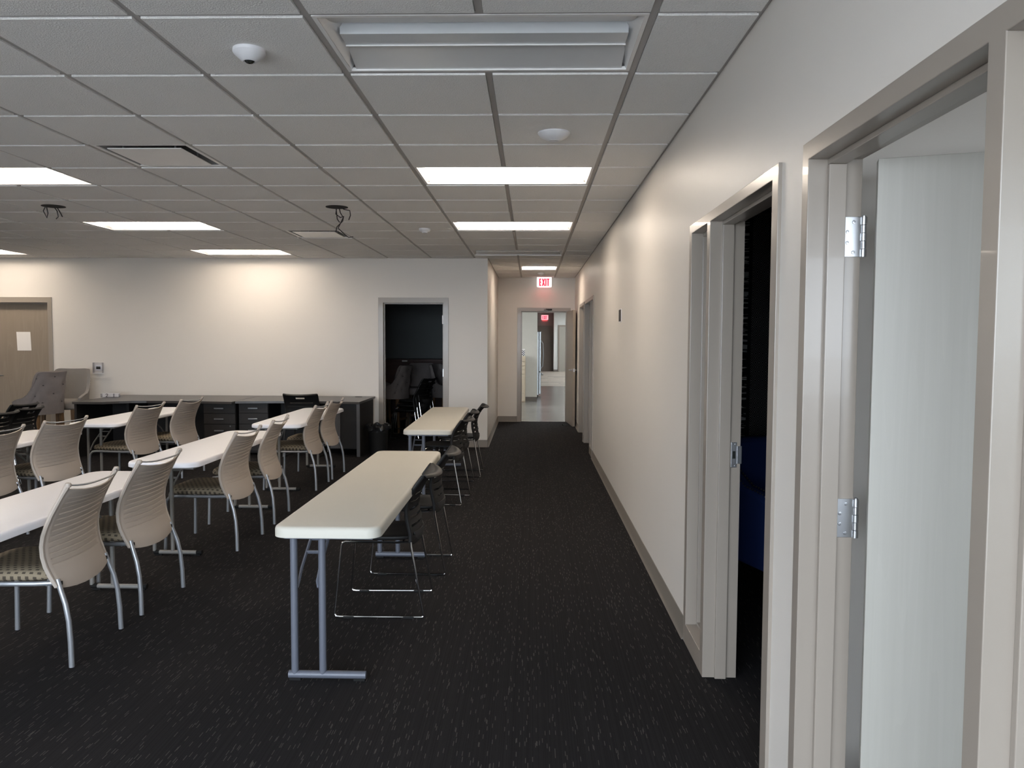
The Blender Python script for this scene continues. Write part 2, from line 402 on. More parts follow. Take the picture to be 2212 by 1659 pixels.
# store room beyond the doorway in the back wall
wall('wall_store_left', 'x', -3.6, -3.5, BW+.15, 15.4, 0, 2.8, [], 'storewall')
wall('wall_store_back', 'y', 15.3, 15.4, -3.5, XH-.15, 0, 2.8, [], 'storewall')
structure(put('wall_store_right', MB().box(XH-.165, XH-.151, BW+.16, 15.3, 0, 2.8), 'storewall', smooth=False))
structure(put('floor_store', MB().box(-3.5, XH-.16, EW+.06, 15.3, -.1, 0), 'carpet', smooth=False))
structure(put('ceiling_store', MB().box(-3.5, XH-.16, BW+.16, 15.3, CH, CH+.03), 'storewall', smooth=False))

def baseboard(name, segs):
    m = MB()
    for axis, t, sgn, a0, a1 in segs:            # face at t, growing by sgn into the room
        prof = [(0, 0), (.020*sgn, 0), (.016*sgn, .006), (.008*sgn, .018), (.006*sgn, .098), (.004*sgn, .104), (0, .104)]
        rg = []
        for a in (a0, a1):
            rg.append([((t+d, a, z) if axis == 'x' else (a, t+d, z)) for d, z in prof])
        m.rings(rg)
    return structure(put(name, m, 'base', ang=50))
baseboard('baseboard_right', [('x', XR, -1, 3.987, 10.155), ('x', XR, -1, 11.73, 11.9), ('x', XR, -1, 13.03, EW), ('x', XR, -1, 2.35, 2.565)])
baseboard('baseboard_back', [('y', BW, -1, -1.17, XH-.0), ('y', BW, -1, -6.85, -2.17), ('y', BW, -1, XL, -7.92)])
baseboard('baseboard_hall', [('x', XH, 1, BW, EW), ('y', EW, -1, XH, -.26), ('y', EW, -1, .725, XR)])

# ------------------------------------------------------------------ ceiling: tiles, grid, lights, vents
T = .6096; GX, GY = -.7977, 2.198
def gx(k): return GX+k*T
def gy(r): return GY+r*T
LIGHTS = [ # k0, r0, lit, label
    (0, 1, False, 'unlit white recessed troffer in the ceiling, nearest of the row above the aisle'),
    (0, 5, True, 'large lit ceiling troffer over the aisle, just past the white dome in the tiles'),
    (0, 9, True, 'lit ceiling troffer over the aisle, third in the row toward the hallway'),
    (0, 13, False, 'unlit ceiling troffer over the aisle, last one before the hallway mouth'),
    (-6, 5, True, 'lit ceiling troffer cut by the left picture edge, level with the square air vent'),
    (-6, 9, True, 'whole lit ceiling troffer left of the small air vent and hanging wires'),
    (-6, 13, True, 'lit ceiling troffer close to the back wall above the long desk'),
    (-12, 13, True, 'lit ceiling troffer in far left corner above the closed tan door'),
    (-12, 9, True, 'lit ceiling troffer over the far left tables, outside the picture'),
    (-12, 5, True, 'lit ceiling troffer over the near left side, outside the picture'),
    (-6, 1, True, 'lit ceiling troffer left of the motion sensor, outside the picture'),
]
VENTS = [(-3, 4, 'large square air vent with flat centre panel in the near ceiling'),
         (-3, 10, 'smaller looking square air vent beside the hanging wires, far ceiling')]
used = set()
for k0, r0, *_ in LIGHTS: used |= {(k0, r0), (k0+1, r0)}
for k0, r0, _ in VENTS: used.add((k0, r0))
tile_cache = {}
def tile_mesh(w, l):
    key = (round(w, 3), round(l, 3))
    if key not in tile_cache:
        m = MB(); g = .0155
        m.box(-w/2+g, w/2-g, -l/2+g, l/2-g, -.008, .006)
        m.box(-w/2+.004, w/2-.004, -l/2+.004, l/2-.004, .0061, .018)
        tile_cache[key] = m.mesh('ceiling_tile', 'tile', smooth=False)
    return tile_cache[key]
def add_tile(x0, x1, y0, y1):
    o = bpy.data.objects.new('ceiling_tile', tile_mesh(x1-x0, y1-y0)); C.objects.link(o); o.parent = ceiling
    o.location = ((x0+x1)/2, (y0+y1)/2, CH)
XED = [gx(k) for k in range(-16, 3)]+[XR]
YED = [gy(r) for r in range(-1, 15)]+[BW]
ntile = 0
for i in range(len(XED)-1):
    for j in range(len(YED)-1):
        k, r = i-16, j-1
        if (k, r) in used: continue
        if XED[i+1] < -.70*YED[j+1]-.5: continue
        if YED[j+1] < 2.5: continue
        add_tile(XED[i], XED[i+1], YED[j], YED[j+1]); ntile += 1
HX = [XH, gx(1), gx(2), XR]
HY = [BW, 11.75, 12.36, 12.97, 13.58, 14.19, EW]
for i in range(3):
    for j in range(6):
        if i == 1 and j == 2: continue
        add_tile(HX[i], HX[i+1], HY[j], HY[j+1])
# plain ceiling beyond the tiles in view
cb = MB(); cb.box(XL, XR, REAR, gy(0)-.001, CH-.004, CH+.02)
cb.box(XL, XED[0]-.01, gy(0), BW, CH-.004, CH+.02)
for i in range(len(XED)-1):
    ys = [YED[j] for j in range(1, len(YED)-1) if XED[i+1] < -.70*YED[j+1]-.5 and YED[j+1] >= 2.5 and (i-16, j-1) not in used]
    for y in ys: cb.box(XED[i], XED[i+1], y, min(y+T, BW), CH-.004, CH+.02)
put('ceiling_panel', cb, 'tile', ceiling, smooth=False)
def bar(x0, x1, y0, y1):
    dz = 0 if x1-x0 < y1-y0 else .0006
    m = MB(); m.box(x0, x1, y0, y1, CH-.0005+dz, CH+.0015+dz)
    xc, yc = (x0+x1)/2, (y0+y1)/2
    if x1-x0 < y1-y0: m.box(xc-.002, xc+.002, y0, y1, CH+.0016, CH+.035)
    else: m.box(x0, x1, yc-.002, yc+.002, CH+.0016, CH+.035)
    put('ceiling_grid_bar', m, 'grid', ceiling, smooth=False)
W2 = .0125
for i, x in enumerate(XED[:-1]):
    y0 = gy(-1)
    for r in sorted(r0 for k0, r0, *_ in LIGHTS if k0+1 == i-16):
        bar(x-W2, x+W2, y0, gy(r)-W2); y0 = gy(r+1)+W2
    bar(x-W2, x+W2, y0, BW-.02)
for y in YED[1:-1]:
    bar(XED[0], XR-.02, y-W2, y+W2)
put('ceiling_wall_angle', MB().box(XR-.022, XR-.0005, gy(-1), EW, CH-.001, CH+.03).box(XL, XH, BW-.022, BW-.0005, CH-.001, CH+.03)
    .box(XH+.0005, XH+.022, BW, EW, CH-.001, CH+.03).box(XH+.022, XR-.022, EW-.022, EW-.0005, CH-.001, CH+.03), 'grid', ceiling, smooth=False)
for x in (gx(1), gx(2)): bar(x-W2, x+W2, BW, EW)
for y in HY[1:-1]: bar(XH, XR, y-W2, y+W2)

def troffer(w, l, lit, label, loc, group='recessed ceiling troffers', ly=(-.060, .050)):
    o = thing('ceiling_light', label, 'ceiling light', loc, 0, group)
    hw, hl = w/2-.014, l/2-.014
    # rim flange lying on the grid
    m = MB()
    for a in ((-hw, hw, -hl, -hl+.016), (-hw, hw, hl-.016, hl), (-hw, -hw+.016, -hl+.016, hl-.016), (hw-.016, hw, -hl+.016, hl-.016)):
        m.box(*a, -.003, .012)
    put('rim', m, 'white_enamel', o, smooth=False)
    iw, il = hw-.016, hl-.016
    # curved reflector: cross-section along y
    prof = [(-il, .003), (-il*.7, .022), (-il*.4, .044), (-.060, .064), (.055, .064), (il*.4, .042), (il*.7, .021), (il, .003)]
    m = MB(); rg = [[(sx*(iw-.02), y, z) for y, z in prof] for sx in (-1, 1)]
    m.rings(rg, False, False, closed=False)
    put('side_reflector', m, 'reflector_glow' if lit else 'reflector', o, ang=60, fixnormals=False)
    for s in (-1, 1):      # sloped end plates
        m = MB(); m.quad((s*iw, -il, .002), (s*iw, il, .002), (s*(iw-.045), il*.9, .07), (s*(iw-.045), -il*.9, .07))
        put('end_plate', m, 'reflector', o, smooth=False, fixnormals=False)
    m = MB(); m.box(-iw+.03, iw-.03, ly[0], ly[1], .022, .066)
    put('lens', m, 'lens_on' if lit else 'lens_off', o, smooth=False)
    m = MB(); m.box(-iw+.028, iw-.028, ly[1]+.0005, ly[1]+.005, .017, .032)
    put('lens_lip', m, 'white_enamel', o, smooth=False)
    m = MB(); m.box(-hw, hw, -hl, hl, .072, .10)
    put('housing', m, 'white_enamel', o, smooth=False)
    return o
for k0, r0, lit, lab in LIGHTS:
    troffer(2*T, T, lit, lab, (gx(k0+1), gy(r0)+T/2, CH))
troffer(T, .61, True, 'small square lit ceiling fixture in the hallway before the exit sign', (gx(1)+T/2, 12.665, CH), ly=(-.20, .19))

for k0, r0, lab in VENTS:
    o = thing('air_vent', lab, 'air vent', (gx(k0)+T/2, gy(r0)+T/2, CH), 0, 'square ceiling air vents')
    h = T/2-.014; m = MB()
    for a in ((-h, h, -h, -h+.022), (-h, h, h-.022, h), (-h, -h+.022, -h+.022, h-.022), (h-.022, h, -h+.022, h-.022)): m.box(*a, -.002, .01)
    put('rim', m, 'white_enamel', o, smooth=False)
    m = MB(); a, b = h-.022, h-.11
    for s in range(4):
        c, d = math.cos(s*PI/2), math.sin(s*PI/2)
        R = lambda x, y, z: (c*x-d*y, d*x+c*y, z)
        m.quad(R(-a, -a, .004), R(a, -a, .004), R(b, -b, .075), R(-b, -b, .075))
    put('cone', m, 'vent_inner', o, smooth=False, fixnormals=False)
    put('neck', MB().box(-b-.002, b+.002, -b-.002, b+.002, .0755, .09), 'ductdark', o, smooth=False)
    put('centre_panel', MB().box(-.225, .225, -.225, .225, -.010, -.004), 'white_enamel', o, smooth=False, bevel=.002)
    for sx, sy in ((1, 1), (-1, 1), (1, -1), (-1, -1)):
        put('hanger', MB().box(sx*.16-.004, sx*.16+.004, sy*.16-.004, sy*.16+.004, -.004, .075), 'steel', o, smooth=False)

def dome(name, label, cat, loc, prof, mat, tip=None, tipmat=None):
    o = thing(name, label, cat, loc)
    put('body', MB().lathe(prof, seg=32), mat, o)
    if tip: put('lens', MB().lathe(tip, seg=20), tipmat, o)
    return o
dome('motion_sensor', 'white cone shaped motion sensor with dark eye on the near left ceiling tile', 'sensor', (-1.112, 3.125, CH-.008),
     [(.062, 0), (.063, -.012), (.058, -.020), (.030, -.045), (.024, -.047), (.018, -.040)], 'whiteplastic',
     [(.020, -.040), (.019, -.046), (.012, -.052), (.002, -.055)], 'screen')
dome('wireless_access_point', 'white saucer shaped wireless dome on the ceiling above the aisle', 'access point', (.117, 4.38, CH-.008),
     [(.088, 0), (.088, -.006), (.075, -.022), (.05, -.036), (.032, -.042), (.0305, -.0415), (.029, -.044), (.001, -.046)], 'whiteplastic')
dome('smoke_detector', 'small round white smoke detector left of the aisle lights', 'detector', (-1.10, 8.12, CH-.008),
     [(.058, 0), (.058, -.016), (.048, -.03), (.036, -.036), (.030, -.034), (.028, -.045), (.001, -.046)], 'whiteplastic')
dome('smoke_detector', 'tiny smoke detector on hallway ceiling just above the exit sign', 'detector', (.16, 13.46, CH-.008),
     [(.058, 0), (.058, -.016), (.048, -.03), (.036, -.036), (.030, -.034), (.028, -.045), (.001, -.046)], 'whiteplastic')
dome('ceiling_speaker', 'flat white disc on hallway ceiling in front of the square light', 'speaker', (.09, 12.05, CH-.008),
     [(.10, 0), (.10, -.006), (.085, -.012), (.001, -.014)], 'whiteplastic')
def wires(label, loc, strands):
    o = thing('junction_hole', label, 'wiring', loc)
    put('opening', MB().lathe([(.095, 0), (.095, -.003), (.001, -.0032)], seg=24), 'hole', o)  # solid disc, the hole's inner shade put into its black colour
    for pts in strands: put('wire', MB().tube(pts, .0045, 6), 'wire', o)
wires('round ceiling hole with loose dark wires dangling, beside the small air vent', (-1.68, 6.80, CH-.008),
      [[(.0, 0, 0), (-.01, 0, -.06), (.03, 0, -.09), (.06, 0, -.08), (.05, 0, -.12), (.0, 0, -.17), (-.01, 0, -.21)],
       [(.02, 0, 0), (.03, 0, -.05), (.055, 0, -.09), (.03, 0, -.14), (.01, 0, -.18), (.05, 0, -.22), (.10, 0, -.26), (.14, 0, -.255)],
       [(.03, 0, 0), (.06, 0, -.02), (.11, .01, -.03), (.115, .01, -.07), (.10, .01, -.11)],
       [(-.01, .01, 0), (-.005, .01, -.05), (.0, .01, -.1), (.02, .01, -.13)]])
wires('round ceiling hole with short dark wires above the far left tables', (-4.13, 6.76, CH-.008),
      [[(.0, 0, 0), (.03, 0, -.04), (.04, 0, -.09), (.02, 0, -.11)], [(-.07, 0, -.002), (-.09, 0, -.04), (-.06, 0, -.10), (-.05, 0, -.06), (-.06, 0, -.01)],
       [(.02, .01, 0), (.05, .01, -.05), (.07, .01, -.09)]])

# ------------------------------------------------------------------ door frames
def comb(jambs, ztop, zhead):
    pl = [(jambs[0][0], 0), (jambs[0][0], ztop), (jambs[-1][1], ztop), (jambs[-1][1], 0)]
    for i in range(len(jambs)-2, -1, -1):
        pl += [(jambs[i+1][0], 0), (jambs[i+1][0], zhead), (jambs[i][1], zhead), (jambs[i][1], 0)]
    return pl
def frame_x(root, x0, x1, jambs, ztop, zhead, sills=(), stop=True, name='door_frame'):
    """hollow metal frame in a wall of constant x; jambs = list of (y0, y1) ascending"""
    P = .012
    m = MB(); pl = comb(jambs, ztop, zhead)
    m.rings([[(x, a, b) for a, b in pl] for x in (x0-P, x1+P)])
    for i, zs in sills: m.box(x0-P, x1+P, jambs[i][1], jambs[i+1][0], 0, zs)
    o = put(name, m, 'frame', root, smooth=False, bevel=.002)
    if stop:
        xs0, xs1 = x0+.042, x1-.038
        sd = dict(sills)
        for i in range(len(jambs)-1):
            a, b = jambs[i][1], jambs[i+1][0]; zb = sd.get(i, 0)
            m = MB(); s = .016
            m.box(xs0, xs1, a, a+s, zb, zhead-s); m.box(xs0, xs1, b-s, b, zb, zhead-s); m.box(xs0, xs1, a, b, zhead-s, zhead)
            if zb: m.box(xs0, xs1, a+s, b-s, zb, zb+s)
            put('frame_stop', m, 'frame', root, smooth=False, bevel=.002, fixnormals=False)
            if zb:
                put('glass_pane', MB().box((xs0+xs1)/2-.003, (xs0+xs1)/2+.003, a+s, b-s, zb+s, zhead-s), 'glass', root, smooth=False)
    return o
def frame_y(root, y0, y1, jambs, ztop, zhead, name='door_frame'):
    P = .012; m = MB(); pl = comb(jambs, ztop, zhead)
    m.rings([[(a, y, b) for a, b in pl] for y in (y0-P, y1+P)])
    put(name, m, 'frame', root, smooth=False, bevel=.002)
    a, b = jambs[0][1], jambs[1][0]; s = .016; m = MB()
    m.box(a, a+s, y0+.05, y1-.055, 0, zhead-s); m.box(b-s, b, y0+.05, y1-.055, 0, zhead-s); m.box(a, b, y0+.05, y1-.055, zhead-s, zhead)
    put('frame_stop', m, 'frame', root, smooth=False, bevel=.002, fixnormals=False)
def door_root(n, label):
    o = bpy.data.objects.new('door_%d' % n, None); C.objects.link(o); o['kind'] = 'structure'; o['label'] = label
    return o
def hinge(parent, x, y, zc, h=.114):
    o = put('hinge', MB().box(x-.047, x, y-.0025, y+.0005, zc-h/2, zc+h/2), 'steel', parent, smooth=False, bevel=.0008)
    m = MB(); g = h/5
    for i in range(5): m.lathe([(.0075 if i % 2 else .0085, 0), (.0075 if i % 2 else .0085, g*.93)], (x+.008, y-.004, zc-h/2+i*g), 14)
    m.lathe([(.006, 0), (.006, .004), (.003, .006)], (x+.008, y-.004, zc+h/2-.002), 12)
    put('knuckle', m, 'steel', o)
    for dx, dz in ((-.020, .042), (-.037, .014), (-.037, -.017), (-.020, -.044)):
        m = MB(); sc = (x+dx, y-.0025, zc+dz)
        m.rings([[(sc[0]+r*math.cos(2*PI*k/12), sc[1]-d, sc[2]+r*math.sin(2*PI*k/12)) for k in range(12)] for r, d in ((.0055, 0), (.005, .0016), (.0025, .0018), (.002, .0006))])
        put('screw', m, 'steel', o)
    return o
def lever(parent, c, along, out, mat='steel'):
    """lever handle: rose at c, pushed out along `out`, lever pointing along `along`"""
    c, along, out = Vector(c), Vector(along).normalized(), Vector(out).normalized(); up = Vector((0, 0, 1))
    m = MB(); k = 16; u, w = along, up
    m.rings([[c+out*d+r*(math.cos(2*PI*i/k)*u+math.sin(2*PI*i/k)*w) for i in range(k)] for r, d in ((.027, 0), (.027, .006), (.022, .01), (.011, .011), (.011, .045), (.002, .047))])
    m.tube([c+out*.042, c+out*.045+along*.02, c+out*.045+along*.07, c+out*.042+along*.105], [.010, .0095, .009, .008], 10)
    return put('door_handle', m, mat, parent)

# near right opening, door swung into the bright office
d1 = door_root(1, 'taupe metal frame with pale wood door standing open into bright office')
frame_x(d1, XR, XR+.13, [(.28, .33), (1.36, 1.412), (2.295, 2.345)], 2.107, 2.056, sills=[(0, .10)])
hd = Vector((.949, -.316, 0)).normalized(); hp = Vector((.967, 2.262, 0)); nrm = Vector((hd.y, -hd.x, 0))
leaf = put('door_leaf', MB().tilt_box(hp+hd*.445+nrm*.0225+Vector((0, 0, 1.025)), hd, -nrm, (0, 0, 1), .445, .0225, 1.015), 'pale_wood', d1, smooth=False, bevel=.0015)
lever(leaf, hp+hd*.82+nrm*.045+Vector((0, 0, 1.0)), -hd, nrm)
for z in (1.836, 1.022, .21): hinge(d1, .940, 2.2945, z)

# middle right opening: sidelight and doorway to the dark office
d2 = door_root(2, 'taupe metal frame with narrow sidelight beside a dark open doorway')
frame_x(d2, XR, XR+.13, [(2.57, 2.635), (3.53, 3.59), (3.93, 3.985)], 2.108, 2.064, sills=[(1, .10)])
sp = MB().box(.899, .925, 3.527, 3.5302, .968, 1.082).box(.925, .946, 3.5255, 3.5302, .985, 1.065)
st = put('strike_plate', sp, 'steel', d2, smooth=False, bevel=.001)
put('slot_shade', MB().box(.905, .918, 3.5262, 3.5275, 1.008, 1.042), 'screen', st, smooth=False)  # dark slab on the plate stands in for shade inside the slot
for z in (1.075, .977):
    put('screw', MB().rings([[(.912+r*math.cos(2*PI*k/12), 3.527-d, z+r*math.sin(2*PI*k/12)) for k in range(12)] for r, d in ((.005, 0), (.0045, .001), (.002, .0005))]), 'steel', st)

# two frames at the hallway end of the right wall
d3 = door_root(3, 'taupe door frame with narrow sidelight, right wall by the hallway')
frame_x(d3, XR, XR+.13, [(10.157, 10.205), (10.56, 10.62), (11.66, 11.72)], 2.107, 2.06, sills=[(0, .10)])
put('door_leaf', MB().box(.885, .928, 10.625, 11.655, .01, 2.05), 'tan_wood', d3, smooth=False)
d4 = door_root(4, 'taupe door frame at the far hallway corner of right wall')
frame_x(d4, XR, XR+.13, [(11.9, 11.95), (12.97, 13.02)], 2.107, 2.06)
lf = put('door_leaf', MB().box(.885, .928, 11.955, 12.965, .01, 2.05), 'tan_wood', d4, smooth=False)

# dark doorway in the back wall
d5 = door_root(5, 'taupe metal door frame around the dark store room doorway')
frame_y(d5, BW, BW+.15, [(-2.168, -2.10), (-1.245, -1.172)], 2.118, 2.045)
put('hinge', MB().box(-1.263, -1.238, BW-.0145, BW-.0125, 1.75, 1.87), 'whiteplastic', d5, smooth=False)
put('hinge', MB().box(-1.259, -1.246, BW+.0465, BW+.0495, 1.0, 1.11), 'steel', d5, smooth=False)

# closed tan door, left end of the back wall
d6 = door_root(6, 'closed tan wood door in taupe frame with a paper sheet taped on')
frame_y(d6, BW, BW+.15, [(-7.90, -7.84), (-6.918, -6.858)], 2.112, 2.035)
lf = put('door_leaf', MB().box(-7.835, -6.923, BW+.096, BW+.14, .01, 2.028), 'tan_wood', d6, smooth=False)
lever(lf, (-7.74, BW+.096, .985), (1, 0, 0), (0, -1, 0))
o = tag(put('paper_sheet', MB().rings([[(-7.45+.012*t+dx, BW+.0945-d-.004*t*t, 1.615-.27*t) for dx, d in ((0, 0), (.07, .001), (.14, .002), (.205, 0))] for t in [i/6 for i in range(7)]], False, False, closed=False), 'paper', smooth=False, solid=.001),
        'blank white sheet of paper taped on the closed tan door', 'paper')

# hallway end door, swung toward the camera
d7 = door_root(7, 'tan wood hallway door standing open toward the room below exit sign')
frame_y(d7, EW, EW+.15, [(-.262, -.19), (.65, .722)], 2.118, 2.055)
hp = Vector((.652, EW-.02, 0)); hd = Vector((.075, -.85, 0)).normalized(); nrm = Vector((-1, -.088, 0)).normalized()
leaf = put('door_leaf', MB().tilt_box(hp+hd*.42-nrm*.022+Vector((0, 0, 1.03)), hd, nrm, (0, 0, 1), .42, .022, 1.02), 'tan_wood', d7, smooth=False, bevel=.0015)
lever(leaf, hp+hd*.775+Vector((0, 0, 1.0)), -hd, nrm)
lever(leaf, hp+hd*.775-nrm*.044+Vector((0, 0, 1.0)), -hd, -nrm)
put('latch_plate', MB().tilt_box(hp+hd*.841-nrm*.022+Vector((0, 0, 1.0)), hd, nrm, (0, 0, 1), .0012, .012, .03), 'steel', leaf, smooth=False)
cl = put('door_closer', MB().box(.24, .38, EW-.045, EW-.013, 2.070, 2.098), 'darkpanel', d7, smooth=False, bevel=.004)
put('closer_arm', MB().tube([(.30, EW-.03, 2.068), (.23, EW-.10, 2.080), (.26, EW-.12, 2.085)], .009, 6), 'steel', cl)
o = tag(put('door_wedge', MB().rings([[(.585, 13.92, 0), (.66, 13.95, 0), (.66, 13.95, .006), (.585, 13.92, .006)], [(.56, 14.02, 0), (.635, 14.05, 0), (.635, 14.05, .035), (.56, 14.02, .035)]]), 'rubber', smooth=False),
        'small black wedge under the open hallway door', 'wedge')

# ------------------------------------------------------------------ exit signs, wall plates
def exit_sign(x, y, zb, w, h, face, letter, label, glow=True):
    o = thing('exit_sign', label, 'exit sign', (x, y, zb))
    put('housing', MB().rings([[(px, py, pz) for px, pz in [(a+0, b+h/2) for a, b in rrect(w, h, .018)]] for py in (-.045, -.004)]), face, o, smooth=False)
    put('bracket', MB().box(-w*.62, w*.62, -.05, .0, h+.0005, h+.0045) if glow else MB().box(-w*.42, w*.42, -.0035, -.0005, h*.1, h*.9), 'whiteplastic', o, smooth=False)
    lh = h*.72; lw = w*.13; b0 = h*.12; t = .022*w/.27; y0, y1 = -.0478, -.0452
    xs = [-w*.275, -w*.055, w*.105, w*.255]
    L = []
    m = MB(); cx = xs[0]; m.box(cx-lw/2, cx-lw/2+t, y0, y1, b0, b0+lh)
    for zz in (b0, b0+lh/2-t*.45, b0+lh-t*.9): m.box(cx-lw/2+t, cx+lw/2, y0, y1, zz, zz+t*.9)
    L.append(m)
    m = MB(); cx = xs[1]
    for s in (-1, 1):
        p = [(cx-s*lw*.55-t/2, b0), (cx-s*lw*.55+t/2, b0), (cx+s*lw*.55+t/2, b0+lh), (cx+s*lw*.55-t/2, b0+lh)]
        yy = y0+(.0003 if s > 0 else 0)
        m.rings([[(a, yy, b) for a, b in p], [(a, y1, b) for a, b in p]])
    L.append(m)
    L.append(MB().box(xs[2]-t/2, xs[2]+t/2, y0, y1, b0, b0+lh))
    L.append(MB().box(xs[3]-t/2, xs[3]+t/2, y0, y1, b0, b0+lh-t*.9).box(xs[3]-lw*.62, xs[3]+lw*.62, y0, y1, b0+lh-t*.9, b0+lh))
    for m in L: put('letter', m, letter, o, smooth=False)
    if glow: put('light_strip', MB().box(-w*.36, w*.36, -.035, -.012, -.003, -.0005), 'exit_glow', o, smooth=False)
    return o
exit_sign(.230, EW-.15, 2.486, .272, .186, 'exit_white', 'exit_red', 'white exit sign with red letters above the open hallway door')
exit_sign(.64, 38.0-.001, 2.47, .33, .23, 'exit_pink', 'exit_red', 'small distant red exit sign seen through the hallway door')

o = thing('room_sign', 'narrow dark room sign plate on the right wall', 'sign', (XR, 7.11, 1.755))
put('plate', MB().rings([[(-d, b, c) for b, c in rrect(.18, .12, .012)] for d in (.0005, .005)]), 'whiteplastic', o)
put('face', MB().rings([[(-d, b, c) for b, c in rrect(.165, .105, .01)] for d in (.0051, .007)]), 'ink', o)

o = thing('thermostat', 'white thermostat with dark screen under a clear guard beside tan door', 'thermostat', (-6.195, BW, 1.105))
put('body', MB().box(-.046, .046, -.024, -.001, -.038, .040), 'whiteplastic', o, smooth=False, bevel=.004)
put('screen', MB().box(-.031, .031, -.0262, -.0243, -.020, .020), 'screen', o, smooth=False)
m = MB(); m.box(-.068, .068, -.052, -.049, -.075, .075); m.box(-.068, -.065, -.049, -.001, -.075, .075); m.box(.065, .068, -.049, -.001, -.075, .075)
m.box(-.065, .065, -.049, -.001, .072, .075)
put('guard', m, 'clear', o, smooth=False)
put('guard_base', MB().box(-.07, .07, -.054, -.001, -.083, -.0755), 'whiteplastic', o, smooth=False)

# ------------------------------------------------------------------ beige stacking chair (faces -x)
BP = [(.33, .205), (.39, .205), (.44, .178), (.50, .158), (.565, .150), (.62, .156), (.70, .184), (.78, .224), (.86, .268)]
BWD = [(.33, .235), (.39, .245), (.50, .257), (.60, .257), (.72, .247), (.86, .236)]
def bsurf(s, z0, rec=0, off=0):
    """point on the beige back: s in -1..1 across, z0 nominal height"""
    fb = max(0, 1-(z0-.375)/.075); ft = max(0, (z0-.74)/.1)
    z = z0-.030*(1-abs(s)**2.4)*fb**1.3-.028*(1-s*s)*ft
    x = spline(BP, max(z0, .39) if fb < 1 else .39)+.036*(1-s*s)-rec+off
    return (x, s*spline(BWD, z0), z)
def beige_chair():
    o = thing('stacking_chair', '', 'chair')
    rows = [(.378, 0), (.40, 0), (.425, 0), (.45, 0)]
    z = .475
    while z < .80:
        rows += [(z, 0), (z+.0085, 1), (z+.0092, 0)]; z += .0265
    rows += [(.815, 0), (.83, 0), (.842, 0)]
    cols = [-1, -.97, -.93, -.86, -.82, -.7, -.5, -.25, 0, .25, .5, .7, .82, .86, .93, .97, 1]
    vs = []; m = MB()
    n0 = len(rows); k = len(cols)
    for z, g in rows:
        for s in cols:
            rec = .0062*g*(1 if abs(s) < .83 else 0)
            roll = .010*max(0, (abs(s)-.93)/.07)
            m.v.append(bsurf(s, z, rec+roll))
    for a in range(n0-1):
        for i in range(k-1): m.f.append((a*k+i, a*k+i+1, (a+1)*k+i+1, (a+1)*k+i))
    for s in (-1, 1):
        m.tube([bsurf(s*.985, zz, .004) for zz in [.385+i*.0476 for i in range(10)]]+[bsurf(s*.985, .848, .004), (.266, s*.233, .862)], [.0075]*10+[.0105, .010], 8)
    put('backrest', m, 'shell', o, solid=.006, ang=28, fixnormals=False)
    for s in (-1, 1):
        put('tip_cap', MB().lathe([(.002, -.014), (.012, -.010), (.0145, 0), (.012, .009), (.002, .012)], (.266, s*.2335, .858), 12), 'shell', o)
    pts = []
    for i in range(13):
        s = -1+2*i/12; pts.append((.266+.040*(1-abs(s)**3), s*.229, .858-.014*(1-abs(s)**4)))
    put('back_rail', MB().tube(pts, .0048, 8), 'silver', o)
    # seat pad
    m = MB(); prof = [(.80, .405), (.95, .408), (1.0, .418), (1.0, .432), (.97, .446), (.90, .455), (.6, .459), (.25, .456), (.02, .455)]
    m.lathe([(r, z) for r, z in prof], (-.035, 0, 0), 36, .235, .238, 4.5)
    put('seat', m, 'fabric', o, ang=60)
    for s in (-1, 1):
        put('seat_rail', MB().tube([(.212, s*0.2245, .398), (.10, s*0.2311, .395), (-.19, s*0.2311, .395)], .0115, 10), 'silver', o)
        fl = [(-.19, s*0.2311, .395), (-.232, s*0.2311, .388), (-.256, s*0.2322, .362), (-.262, s*0.2333, .32), (-.266, s*0.2354, .15), (-.27, s*0.2376, .004)]
        put('front_leg', MB().tube(fl, [.0115, .0115, .0115, .0118, .0122, .0125], 12), 'silver', o)
        rl = [(.200, s*0.2256, .415), (.214, s*0.2289, .37), (.238, s*0.2344, .30), (.254, s*0.2387, .22), (.262, s*0.2420, .12), (.265, s*0.2442, .004)]
        put('rear_leg', MB().tube(rl, [.0115, .0115, .012, .012, .0125, .0125], 12), 'silver', o)
        put('bracket', MB().box(.188, .216, s*0.2136-.004, s*0.2136+.004, .385, .402), 'rubber', o, smooth=False)
    put('crossbar', MB().tube([(.15, -.228, .392), (.15, .228, .392)], .010, 8), 'silver', o)
    put('crossbar', MB().tube([(-.18, -.228, .392), (-.18, .228, .392)], .010, 8), 'silver', o)
    return o
BC = Proto(beige_chair())
G1 = 'beige stacking chairs at the white tables'
for x, y, rz, lab in [
    (-2.412, 3.765, .05, 'beige slatted chair nearest the camera, lower left, alone closest to picture bottom'),
    (-2.41, 4.48, -.03, 'beige slatted chair second from the camera, pulled up beside the nearest one'),
    (-2.372, 5.80, -.03, 'beige slatted chair directly left of the cream table, nearer of its pair'),
    (-2.395, 6.60, .06, 'beige slatted chair, further of the pair at the middle white table'),
    (-2.43, 8.06, 0, 'beige slatted chair at the right rear white table, nearer of its pair'),
    (-2.42, 8.70, -.03, 'beige slatted chair nearest the black waste bin, farthest on the right side'),
    (-4.21, 5.75, -.1, 'beige slatted chair cut off by the left picture edge'),
    (-4.135, 6.48, -.17, 'beige slatted chair at left in front of the grey stools, seat partly seen'),
    (-4.16, 7.97, -.12, 'beige slatted chair in front of the left desk kneehole, nearer of its pair'),
    (-4.06, 8.71, -.08, 'beige slatted chair just left of the desk drawers, far row')]:
    BC.place((x, y, 0), rz, lab, G1)

